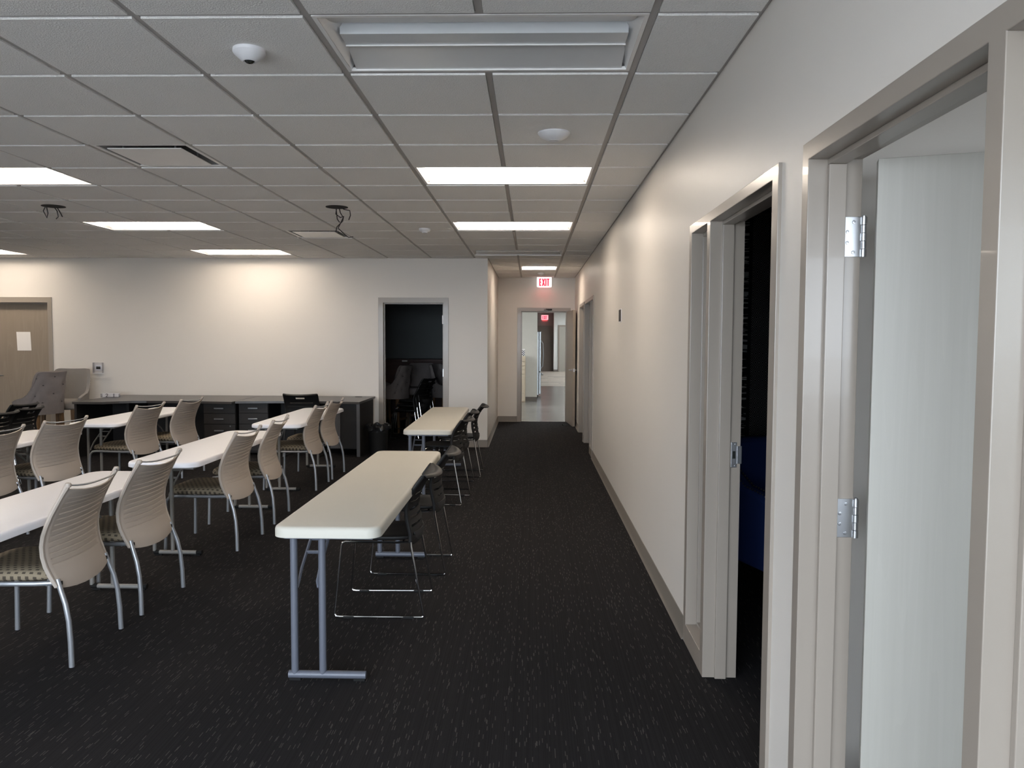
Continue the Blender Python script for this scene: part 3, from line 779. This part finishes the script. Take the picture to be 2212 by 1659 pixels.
# ------------------------------------------------------------------ black sled chair (faces -x)
KP = [(.40, .176), (.47, .174), (.55, .156), (.62, .154), (.70, .183), (.79, .245)]
def ksurf(s, z):
    return (spline(KP, min(z, .79))+.042*(1-s*s)*(1 if z > .5 else .8), s*(.215-.02*max(0, z-.6)), z-.012*(1-s*s)*max(0, (z-.70)*8))
def black_chair():
    o = thing('sled_chair', '', 'chair')
    slots = [(.453, .468), (.498, .513), (.543, .558), (.589, .602), (.633, .643), (.674, .682), (.728, .752)]
    zs = sorted({.405, .43, .445, .483, .53, .573, .617, .66, .70, .71, .765, .779, .79, *[a for p in slots for a in p]})
    cols = [-1, -.95, -.86, -.80, -.70, -.5, -.27, -.2, 0, .2, .27, .5, .70, .80, .86, .95, 1]
    k = len(cols); m = MB()
    for z in zs:
        for s in cols: m.v.append(ksurf(s, z))
    n = len(zs)
    for d, dz in ((.016, .003), (.034, -.003), (.042, -.012)):       # lip folded back over the top edge
        for s in cols:
            p = ksurf(s, .79); m.v.append((p[0]+d*(1-.5*s**4), p[1], p[2]+dz))
    for a in range(n+2):
        for i in range(k-1):
            if a < n-1:
                zc = (zs[a]+zs[a+1])/2; sc = (cols[i]+cols[i+1])/2
                hole = False
                for q, (za, zb) in enumerate(slots):
                    if za < zc < zb: hole = abs(sc) < (.25 if q == 6 else (.84 if q not in (5,) else .68))
                if hole: continue
            m.f.append((a*k+i, a*k+i+1, (a+1)*k+i+1, (a+1)*k+i))
    put('backrest', m, 'blackplastic', o, solid=.006, ang=50, fixnormals=False)
    for s in (-1, 1):
        pts = [(spline(KP, z), s*.218, z) for z in [.425+i*.044 for i in range(9)]]+[(.2445, s*.213, .787)]
        put('back_upright', MB().tube(pts, .0115, 10), 'blackplastic', o)
        rod = [(.176, s*.218, .44), (.178, s*.219, .40), (.245, s*.228, .03), (.249, s*.229, .014), (.238, s*.229, .008), (-.215, s*.226, .008), (-.236, s*.226, .012), (-.244, s*.225, .026),
               (-.205, s*.205, .40), (-.20, s*.203, .414), (-.185, s*.202, .420), (.10, s*.205, .418), (.176, s*.217, .425)]
        leg = put('sled_leg', MB().tube(rod, .0064, 8), 'chrome', o)
        for x in (-.165, .165): put('glide', MB().box(x-.03, x+.03, s*.2275-.009, s*.2275+.009, 0, .012), 'rubber', leg, smooth=False, bevel=.003)
    m = MB(); m.lathe([(.86, .424), (.97, .427), (1.0, .436), (.99, .446), (.93, .449), (.6, .442), (.02, .438)], (-.02, 0, 0), 32, .225, .198, 4)
    put('seat', m, 'blackplastic', o, ang=60)
    m = MB(); rg = []
    for z, d in ((.39, .172), (.41, .186), (.44, .192), (.465, .190)):
        rg.append([(d+.028*(1-s*s), s*.155*(1 if z > .4 else .9), z) for s in (-1, -.75, -.4, 0, .4, .75, 1)])
    m.rings(rg, False, False, closed=False)
    put('seat_lip', m, 'lit_blackplastic', o, solid=.006, fixnormals=False)
    put('crossbar', MB().tube([(.13, -.205, .416), (.13, .205, .416)], .0056, 8), 'chrome', o)
    put('crossbar', MB().tube([(-.17, -.202, .416), (-.17, .202, .416)], .0056, 8), 'chrome', o)
    return o
KC = Proto(black_chair())
G2 = 'black slotted sled chairs at the cream tables'
for x, y, rz, lab in [
    (-.838, 4.46, .02, 'black slotted sled chair tucked under the near cream table, closest one'),
    (-.80, 5.255, 0, 'black slotted sled chair at the far corner of the near cream table'),
    (-.862, 7.42, -.1, 'black slotted sled chair at rear cream table, nearest of its three'),
    (-.868, 8.17, -.03, 'black slotted sled chair mostly hidden in the middle of the rear cream table'),
    (-.805, 8.88, 0, 'black slotted sled chair standing out against the white wall corner, farthest of three')]:
    KC.place((x, y, 0), rz, lab, G2)
G3 = 'black sled chairs away from the cream tables'
for x, y, rz, lab in [
    (-5.97, 8.74, -.05, 'black sled chair at left, farthest of the three beside the grey stools'),
    (-5.60, 8.25, 0, 'black sled chair at left, rightmost of the three, in front of grey stools'),
    (-5.54, 7.74, .03, 'black sled chair cut by left picture edge, nearest of three'),
    (-2.965, 10.24, -PI/2, 'black sled chair with handle hole pushed into the desk kneehole')]:
    o = KC.place((x, y, 0), rz, lab, G3)
    if rz < -1: o.scale = (1, 1, 1.045)
for i in range(3):
    KC.place((-1.86+.03*i, 12.15+.035*i, .07*i), -.35, ('lowest', 'middle', 'topmost')[i]+' of the nested black sled chairs stacked inside the dark doorway', 'stack of black chairs in the doorway')

# ------------------------------------------------------------------ folding tables
def folding_table(label, loc, w, l, zt, th, topmat, legmat, legr, near, far, posts, barspan, group, caps=False):
    """long side along y; near/far = distance of the T feet from each end"""
    o = thing('folding_table', label, 'table', loc, 0, group)
    m = MB(); R = .1 if caps else .06
    rg = []
    for ins, z in ((.012, zt-th), (0, zt-th+.004), (0, zt-.016), (.004, zt-.006), (.012, zt-.0015), (.022, zt)):
        rg.append([(x, y, z) for x, y in rrect(w-2*ins, l-2*ins, R-ins, 6)])
    m.rings(rg)
    put('tabletop', m, topmat, o, ang=50)
    m = MB(); m.box(-w/2+.04, w/2-.04, -l/2+.05, l/2-.05, zt-th-.012, zt-th-.0005)
    put('underframe', m, legmat, o, smooth=False)
    for sgn, ins in ((-1, near), (1, far)):
        y = sgn*(l/2-ins)
        for px in posts: put('leg', MB().tube([(px, y, .03), (px, y, zt-th-.001)], legr, 14), legmat, o)
        b = put('foot_bar', MB().tube([(barspan[0], y, legr+.008), (barspan[1], y, legr+.008)], legr*1.05, 12), legmat, o)
        for px in (barspan[0]+.03, barspan[1]-.03): put('foot_pad', MB().box(px-.025, px+.025, y-.012, y+.012, 0, .01), 'rubber', b, smooth=False)
        if caps:
            for px, d in ((barspan[0], 1), (barspan[1], -1)):
                put('end_cap', MB().tube([(px-d*.004, y, legr+.008), (px+d*.035, y, legr+.008)], legr*1.14, 12), 'rubber', b)
        Z0, Z1 = zt*.62, zt-th-.012
        def along(t): return (y-sgn*(.02+.33*t), Z0+(Z1-Z0)*t)
        for px in posts:
            dx = .012 if px == posts[0] else -.030; q = MB().tube([(px+dx*.7, y-sgn*.017, zt*.60-.02), (px+dx, y-sgn*.030, zt*.60+.005), (px+dx, along(.18)[0], along(.18)[1]), (px+dx, *along(.6)), (px+dx, *along(1))], .0075, 6)
            put('brace', q, legmat, o)
        for t, rr in ((.42, .0085), (.62, .005)):
            put('crossbar', MB().tube([(posts[0]+.012, *along(t)), (posts[1]-.030, *along(t))], rr, 6), legmat, o)
    return o
folding_table('long cream folding table in the centre foreground with grey blue legs', (-.882, 4.488, 0), .468, 2.34, .728, .052, 'cream_top', 'table_leg', .0165, .13, .22,
              (-.177, -.05), (-.205, .145), 'cream folding tables along the aisle')
folding_table('cream folding table further up the aisle toward the dark doorway', (-.972, 8.40, 0), .457, 2.44, .702, .05, 'cream_top', 'table_leg', .0165, .13, .22,
              (-.177, -.05), (-.205, .145), 'cream folding tables along the aisle').rotation_euler = (0, 0, .0145)
GT = 'white folding tables with beige chairs'
for x, y, lab in [(-2.515, 3.93, 'white folding table in left foreground, cut by the left picture edge'),
                  (-2.50, 6.13, 'white folding table in the middle of the room, behind the foreground chairs'),
                  (-2.50, 8.50, 'white folding table nearest the back desk, right rear'),
                  (-4.30, 8.47, 'white folding table in front of the left desk kneehole, rear left'),
                  (-4.30, 6.09, 'white folding table at the left picture edge, only its far end seen')]:
    folding_table(lab, (x, y, 0), .50, 1.88, .70, .04, 'white_top', 'white_table_leg', .0135, .25, .11 if y == 6.13 else .2, (-.165, -.035), (-.165, .17), GT, True)

# ------------------------------------------------------------------ desks along the back wall
def drawer(parent, x0, x1, y, z0, z1, lock=False):
    d = put('drawer', MB().box(x0, x1, y-.016, y, z0, z1), 'espresso', parent, smooth=False, bevel=.0015)
    xc, zc = (x0+x1)/2, (z0+z1)/2 if z1-z0 < .2 else z1-.08
    m = MB().box(xc-.062, xc+.062, y-.044, y-.034, zc-.008, zc+.008).box(xc-.055, xc-.045, y-.034, y-.0165, zc-.005, zc+.005).box(xc+.045, xc+.055, y-.034, y-.0165, zc-.005, zc+.005)
    put('handle', m, 'steel', d, smooth=False, bevel=.002)
    if lock:
        xc = x1-.065; zc = z1-.022
        put('lock', MB().rings([[(xc+r*math.cos(2*PI*k/12), y-.016-dd, zc+r*math.sin(2*PI*k/12)) for k in range(12)] for r, dd in ((.009, 0), (.008, .004), (.002, .0045))]), 'steel', d)
def pedestal(root, x0, x1, y):
    put('pedestal', MB().box(x0, x1, y, 10.75, .03, .688), 'darkpanel', root, smooth=False)
    a, b = x0+.004, x1-.004
    drawer(root, a, b, y, .556, .684); drawer(root, a, b, y, .414, .550); drawer(root, a, b, y, .06, .408, True)
ZD = .72
dk = thing('office_desk', 'left espresso office desk along the back wall with clear sign holder on it', 'desk', (0, 0, 0), 0, 'espresso desks along the back wall')
poly = [(-5.84, 11.10), (-5.84, 9.83), (-5.44, 9.83), (-5.30, 9.96), (-5.18, 10.03), (-5.0, 10.07), (-4.6, 10.06), (-4.2, 10.03), (-3.845, 9.97), (-3.845, 11.10)]
put('desktop', MB().prism(poly, ZD-.03, ZD), 'espresso_top', dk, smooth=False, bevel=.002)
put('side_panel', MB().box(-5.83, -5.80, 9.86, 11.08, .0, ZD-.031), 'darkpanel', dk, smooth=False)
put('modesty_panel', MB().box(-5.80, -4.32, 10.72, 10.75, .06, ZD-.031), 'darkpanel', dk, smooth=False)
put('divider_panel', MB().box(-5.33, -5.30, 10.2, 10.71, .0, ZD-.031), 'darkpanel', dk, smooth=False)
pedestal(dk, -4.285, -3.865, 10.16)
dk = thing('office_desk', 'right espresso office desk next to the dark doorway with grey corner leg', 'desk', (0, 0, 0), 0, 'espresso desks along the back wall')
poly = [(-3.835, 11.10), (-3.835, 10.06), (-3.42, 10.13), (-3.15, 10.17), (-2.84, 10.17), (-2.5, 10.12), (-2.215, 10.06), (-2.215, 11.10)]
put('desktop', MB().prism(poly, ZD-.03, ZD), 'espresso_top', dk, smooth=False, bevel=.002)
pedestal(dk, -3.84, -3.45, 10.21)
put('side_panel', MB().box(-2.255, -2.225, 10.125, 11.0, .0, ZD-.031), 'darkpanel', dk, smooth=False)
put('corner_leg', MB().box(-2.262, -2.220, 10.10, 10.124, .0, ZD-.031), 'legstrip', dk, smooth=False)
put('modesty_panel', MB().box(-3.449, -2.66, 10.72, 10.75, .06, ZD-.031), 'darkpanel', dk, smooth=False)
cb_ = put('cabinet', MB().box(-2.64, -2.262, 10.2, 10.75, .09, ZD-.031), 'darkpanel', dk, smooth=False)
for a, b in ((-2.63, -2.495), (-2.445, -2.275)): put('door', MB().box(a, b, 10.184, 10.199, .10, ZD-.04), 'legstrip' if a < -2.5 else 'darkpanel', cb_, smooth=False, bevel=.002)
put('grommet', MB().lathe([(.04, .0005), (.04, .004), (.03, .005), (.002, .0045)], (-2.42, 10.95, ZD), 16, 1.3, .8), 'ink', dk)

o = thing('sign_holder', 'clear low acrylic holder with number 2 on the left desk', 'sign holder', (-5.77, 10.62, ZD), .12)
m = MB(); m.box(-.12, .12, -.03, -.027, .0, .055); m.box(-.12, .12, .027, .03, .0, .06); m.box(-.12, .12, -.027, .027, 0, .003); m.box(-.12, -.117, -.027, .027, .003, .05); m.box(.117, .12, -.027, .027, .003, .05); m.box(.045, .048, -.027, .027, .003, .05)
put('tray', m, 'clear', o, smooth=False)
put('card', MB().box(-.115, .115, .0245, .0265, .004, .056), 'paper', o, smooth=False)
m = MB(); q = [(-.014, .036), (-.012, .043), (-.005, .048), (.005, .048), (.012, .043), (.013, .035), (.009, .027), (-.001, .017), (-.014, .004), (-.014, .003), (.015, .003)]
m.tube([(-.035+a*.9, -.0325, .005+b*.9) for a, b in q], .0035, 6)
put('numeral', m, 'ink', o)


o = thing('waste_bin', 'black waste bin with crumpled bag between the desk and dark doorway', 'bin', (-2.03, 10.36, 0))
put('body', MB().lathe([(.10, 0), (.112, .003), (.138, .37), (.142, .385), (.134, .385), (.108, .01), (.002, .01)], seg=28), 'rubber', o)
m = MB(); rg = []
for r, z, a in ((.133, .30, 0), (.137, .392, .006), (.150, .398, .012), (.158, .375, .012), (.153, .335, .010)):
    rg.append([((r+a*math.sin(5*t+z*40)+a*.6*math.sin(11*t))*math.cos(t), (r+a*math.sin(5*t+z*40)+a*.6*math.sin(11*t))*math.sin(t), z+a*1.3*math.sin(7*t+1)) for t in [2*PI*i/48 for i in range(48)]])
m.rings(rg, False, False)
put('bin_liner', m, 'bag', o, solid=.002, fixnormals=False)

# ------------------------------------------------------------------ wing-back stools (face -x)
WING = [(0, 1.10), (.36, 1.10), (.44, 1.065), (.53, .94), (.64, .835), (.80, .765), (1.0, .715)]
BUT = [(-.42, .88), (0, .88), (.42, .88), (-.22, .68), (.22, .68), (-.45, .48), (0, .48), (.45, .48), (-.22, .28), (.22, .28), (.55, .28), (-.55, .28)]
def stool(fab, tufted):
    o = thing('counter_stool', '', 'stool')
    put('seat', MB().lathe([(.80, .565), (.96, .57), (1.0, .59), (1.0, .65), (.97, .675), (.85, .69), (.4, .695), (.02, .695)], (-.03, 0, 0), 32, .245, .235, 4), fab, o, ang=60)
    m = MB(); cols, rows = 44, 22
    def P(u, t, out=0):
        th = u*1.95                                # -1..1 around the seat back
        top = spline(WING, abs(u))
        z = .555+(top-.555)*t
        fl = 1+.24*max(0, (z-.60)/.5)**1.4
        c, s = math.cos(th), math.sin(th)
        ex = 2/3.2
        x = .235*math.copysign(abs(c)**ex, c)*fl-.02; y = .245*math.copysign(abs(s)**ex, s)*(1+.10*max(0, (z-.6)/.5))
        n = Vector((c, s, .0)).normalized()
        return Vector((x, y, z))+n*out
    for a in range(rows+1):
        for i in range(cols+1):
            u = -1+2*i/cols; t = a/rows; d = 0
            if tufted and .08 < t < .97 and abs(u) < .62:
                q = min(math.hypot((u-bu)*.5, (t-bt)*.55) for bu, bt in BUT)
                d = -.020*math.exp(-(q/.048)**2)
            m.v.append(tuple(P(u, t, d)))
    for a in range(rows):
        for i in range(cols): m.f.append((a*(cols+1)+i, a*(cols+1)+i+1, (a+1)*(cols+1)+i+1, (a+1)*(cols+1)+i))
    b = put('back_shell', m, fab, o, solid=.040, ang=70, fixnormals=False)
    if tufted:
        for bu, bt in BUT:
            p = P(bu, bt, .006)
            put('button', MB().lathe([(.002, -.006), (.009, -.003), (.010, .001), (.006, .005), (.001, .006)], tuple(p), 10), 'button', o)
    m = MB()
    for s in (-1, 1):
        for i in range(15):
            u = s*(.50+.45*i/14); p = P(u, .985, .026)
            m.lathe([(.001, -.004), (.0042, 0), (.001, .004)], tuple(p), 6)
    put('nailhead_trim', m, 'nail', o)
    for sx in (-1, 1):
        for sy in (-1, 1):
            x0, y0, x1, y1 = -.03+sx*.19, sy*.185, -.03+sx*.215, sy*.20
            put('leg', MB().rings([[(x0-.021, y0-.021, .57), (x0+.021, y0-.021, .57), (x0+.021, y0+.021, .57), (x0-.021, y0+.021, .57)],
                                   [(x1-.015, y1-.015, 0), (x1+.015, y1-.015, 0), (x1+.015, y1+.015, 0), (x1-.015, y1+.015, 0)]]), 'oak', o, smooth=False)
    put('stretcher', MB().box(-.24, -.215, -.19, .19, .20, .235), 'oak', o, smooth=False)
    put('stretcher', MB().box(.155, .18, -.19, .19, .20, .235), 'oak', o, smooth=False)
    return o
VS = Proto(stool('greyvelvet', True)); LS = Proto(stool('linen', False))
VS.place((-6.36, 9.98, 0), -.25, 'dark grey tufted wing back counter stool with buttons, in front of tan door', 'wing back counter stools')
LS.place((-6.37, 10.58, 0), PI/2+.12, 'lighter grey linen wing back counter stool against the wall beside the left desk', 'wing back counter stools')
for x, y, rz, lab in [(-2.62, 13.6, PI*.95, 'dim wing back stool at the left edge inside the dark store room'),
                      (-2.28, 12.95, -.25, 'dim wing back stool turned sideways, left of the black chair stack in store room'),
                      (-1.95, 13.75, PI/2, 'dim wing back stool behind the black chair stack in the store room'),
                      (-1.42, 13.3, PI*.9, 'dim wing back stool at the right edge inside the dark store room')]:
    VS.place((x, y, 0), rz, lab, 'stools in the store room')  # darker velvet copies stand in for the store room's dimness
o = thing('storage_bench', 'dark maroon wood cabinet across the back of the dark store room', 'cabinet', (-2.2, 14.95, 0))
put('carcass', MB().box(-1.2, 1.2, -.25, .3, .05, 1.12), 'maroon', o, smooth=False)
put('top', MB().box(-1.22, 1.22, -.28, .32, 1.1205, 1.155), 'maroon', o, smooth=False, bevel=.004)
put('plinth', MB().box(-1.15, 1.15, -.22, .28, 0, .0495), 'darkpanel', o, smooth=False)
for i in range(4): put('door', MB().box(-1.19+.6*i, -.61+.6*i, -.272, -.2505, .07, 1.10), 'maroon', o, smooth=False, bevel=.003)
o = tag(put('price_tag', MB().box(-2.42, -2.32, 14.665, 14.668, 1.11, 1.135), 'paper', smooth=False), 'tiny pale tag on the front of the maroon cabinet', 'tag')

# ------------------------------------------------------------------ dark office: hanging and armchair
o = thing('wall_hanging', 'black patterned textile hanging with grey streaks and diamonds in dark office', 'wall hanging', (1.55, 6.165, 0))
m = MB(); rg = []
for z in (.35, .9, 1.5, 2.1, 2.5): rg.append([(x, .012*math.sin(x*22), z) for x in [i*.03 for i in range(19)]])
m.rings(rg, False, False, closed=False)
put('cloth', m, 'tapestry', o, solid=.006, fixnormals=False)
put('rod', MB().tube([(-.03, 0, 2.51), (.57, 0, 2.51)], .012, 10), 'darkdoor', o)
o = thing('armchair', 'navy blue upholstered armchair with nailhead trim behind the dark doorway', 'armchair', (1.58, 4.85, 0), .35)
put('seat', MB().box(-.26, .26, -.34, .22, .24, .46), 'navy', o, bevel=.04)
put('back', MB().rings([[(a, .20+.10*t+b, .24+.66*t) for a, b in ((-.33, -.02), (0, .05), (.33, -.02), (.33, .12), (0, .17), (-.33, .12))] for t in (0, .5, .9, 1)]), 'navy', o, bevel=.03)
for s in (-1, 1):
    pr = [(-.36, .20), (-.37, .50), (-.33, .60), (-.22, .64), (-.05, .66), (.10, .74), (.22, .84), (.26, .84), (.26, .20)]
    a = put('arm', MB().rings([[(s*.26, y, z) for y, z in pr], [(s*.35, y, z) for y, z in pr]]), 'navy', o, bevel=.025)
    m = MB(); pts = [(-.371, .22), (-.376, .50), (-.336, .606), (-.22, .648), (-.05, .668), (.10, .748), (.22, .848)]
    for (y0, z0), (y1, z1) in zip(pts, pts[1:]):
        k = max(2, int(math.hypot(y1-y0, z1-z0)/.022))
        for i in range(k):
            for xx in (.275, .335):
                m.lathe([(.001, -.005), (.006, 0), (.001, .005)], (s*xx, y0+(y1-y0)*i/k, z0+(z1-z0)*i/k), 6)
    put('nailhead_trim', m, 'nail', a)
for sx in (-1, 1):
    for sy in (-.30, .28): put('leg', MB().lathe([(.016, 0), (.024, .21)], (sx*.28, sy, 0), 10), 'darkdoor', o)

# ------------------------------------------------------------------ rooms beyond the hallway door
AX = 4.15
structure(put('floor_annex', MB().box(-3.2, AX, EW+.061, 25.85, -.1, -.001), 'planks', smooth=False))
structure(put('floor_annex_far', MB().box(-3.2, AX, 25.851, 38.2, -.1, 0), 'lightfloor', smooth=False))
structure(put('ceiling_annex', MB().box(-3.2, AX, EW+.151, 38.2, 2.80, 2.85), 'tile', smooth=False))
wall('wall_annex_right', 'x', AX, AX+.15, EW+.15, 38.2, 0, 2.8, [], 'annexbright')
wall('wall_annex_left', 'x', -3.3, -3.2, EW+.8, 38.2, 0, 2.8, [], 'annexwall')
wall('wall_annex_front', 'y', EW+.155, EW+.17, XR+.16, AX, 0, 2.8, [], 'annexwall')
wall('wall_annex_partition', 'y', 19.6, 19.78, -3.2, .15, 0, 2.8, [], 'annexwall')
structure(put('baseboard_partition', MB().box(-3.2, .15, 19.585, 19.599, 0, .10), 'base', smooth=False))
wall('wall_annex_far', 'y', 38.0, 38.15, -3.2, AX, 0, 2.8, [], 'mauve')
structure(put('wall_annex_block', MB().box(1.065, AX-.001, 37.4, 37.999, 0, 2.8), 'annexbright', smooth=False))
structure(put('baseboard_annex', MB().box(1.066, 1.27, 37.385, 37.399, 0, .10).box(.98, 1.06, 37.985, 37.999, 0, .16), 'base', smooth=False))
d8 = door_root(8, 'dark brown door in the far mauve wall under the distant exit sign')
put('door_frame', MB().box(.30, .36, 37.93, 37.999, 0, 2.12).box(.93, .985, 37.93, 37.999, 0, 2.12).box(.30, .985, 37.93, 37.999, 2.12, 2.19), 'darkdoor', d8, smooth=False)
put('door_leaf', MB().box(.361, .929, 37.965, 37.998, .02, 2.119), 'darkdoor', d8, smooth=False)
d9 = door_root(9, 'pale grey wood door in the far white wall seen past the fridge')
put('door_frame', MB().box(1.27, 1.33, 37.33, 37.399, 0, 2.14).box(2.2, 2.26, 37.33, 37.399, 0, 2.14).box(1.27, 2.26, 37.33, 37.399, 2.14, 2.21), 'frame', d9, smooth=False)
put('door_leaf', MB().box(1.331, 2.199, 37.36, 37.398, .01, 2.139), 'pale_wood', d9, smooth=False)
o = thing('filing_cabinet', 'tall cream multi drawer cabinet partly seen left inside hallway door', 'cabinet', (-.40, 19.30, 0))
put('body', MB().box(-.26, .26, -.22, .27, 0, 1.13), 'cream_metal', o, smooth=False)
z = .03
for h in (.20, .17, .17, .13, .10, .10, .10, .085):
    d = put('drawer', MB().box(-.245, .245, -.236, -.2205, z, z+h-.012), 'cream_metal', o, smooth=False, bevel=.002)
    put('label_holder', MB().box(.06, .15, -.240, -.2365, z+h*.3, z+h*.3+.035), 'darkpanel', d, smooth=False)
    z += h
o = thing('storage_box', 'small black and white checkered box on top of the cream cabinet', 'box', (-.25, 19.25, 1.13))
put('body', MB().box(-.09, .09, -.12, .12, 0, .135), 'checker', o, smooth=False)
put('lid', MB().box(-.094, .094, -.124, .124, .1355, .165), 'paper', o, smooth=False)
o = thing('refrigerator', 'stainless steel refrigerator with curved handles seen edge on behind the partition', 'refrigerator', (-.1, 21.2, 0))
put('body', MB().box(-.38, .30, -.45, .45, .06, 1.74), 'stainless', o, smooth=False, bevel=.01)
put('door', MB().box(.302, .36, -.45, .45, .68, 1.745), 'stainless', o, smooth=False, bevel=.015)
put('freezer_drawer', MB().box(.302, .36, -.45, .45, .08, .67), 'stainless', o, smooth=False, bevel=.015)
put('handle', MB().tube([(.36, -.05, .75), (.41, -.05, .82), (.425, -.05, 1.1), (.41, -.05, 1.42), (.36, -.05, 1.5)], .014, 8), 'steel', o)
put('handle', MB().tube([(.36, -.35, .60), (.41, -.33, .60), (.41, .33, .60), (.36, .35, .60)], .014, 8), 'steel', o)
put('plinth', MB().box(-.36, .28, -.42, .42, 0, .0595), 'rubber', o, smooth=False)
dome('smoke_detector', 'distant white smoke detector on the ceiling beyond the hallway door', 'detector', (.52, 33.0, 2.80),
     [(.16, 0), (.16, -.03), (.12, -.06), (.002, -.07)], 'whiteplastic')
M['fill_lens'] = emit('cool_fill_lens', (.93, .97, 1.0), 15)  # unseen panels added to brighten the annex in place of daylight
for lab, x, y in (('nearest the door', 0.9, 17.0), ('left of it, in front of the partition', -1.6, 17.6), ('above the fridge', 2.0, 21.5), ('over the dark plank floor', 2.4, 25.0),
                  ('over the pale streaked floor', 2.2, 29.0), ('second from the far wall', 2.6, 32.5), ('nearest the far wall', 2.2, 35.6)):
    o = thing('ceiling_light', 'added unseen ceiling panel beyond the hallway door, '+lab, 'ceiling light', (x, y, 2.80), 0, 'added panels beyond the hallway')
    put('rim', MB().box(-.6, .6, -.3, .3, -.012, -.001), 'white_enamel', o, smooth=False)
    put('lens', MB().box(-.57, .57, -.27, .27, -.016, -.0125), 'fill_lens', o, smooth=False)
print('tiles', ntile, 'objects', len(bpy.data.objects))
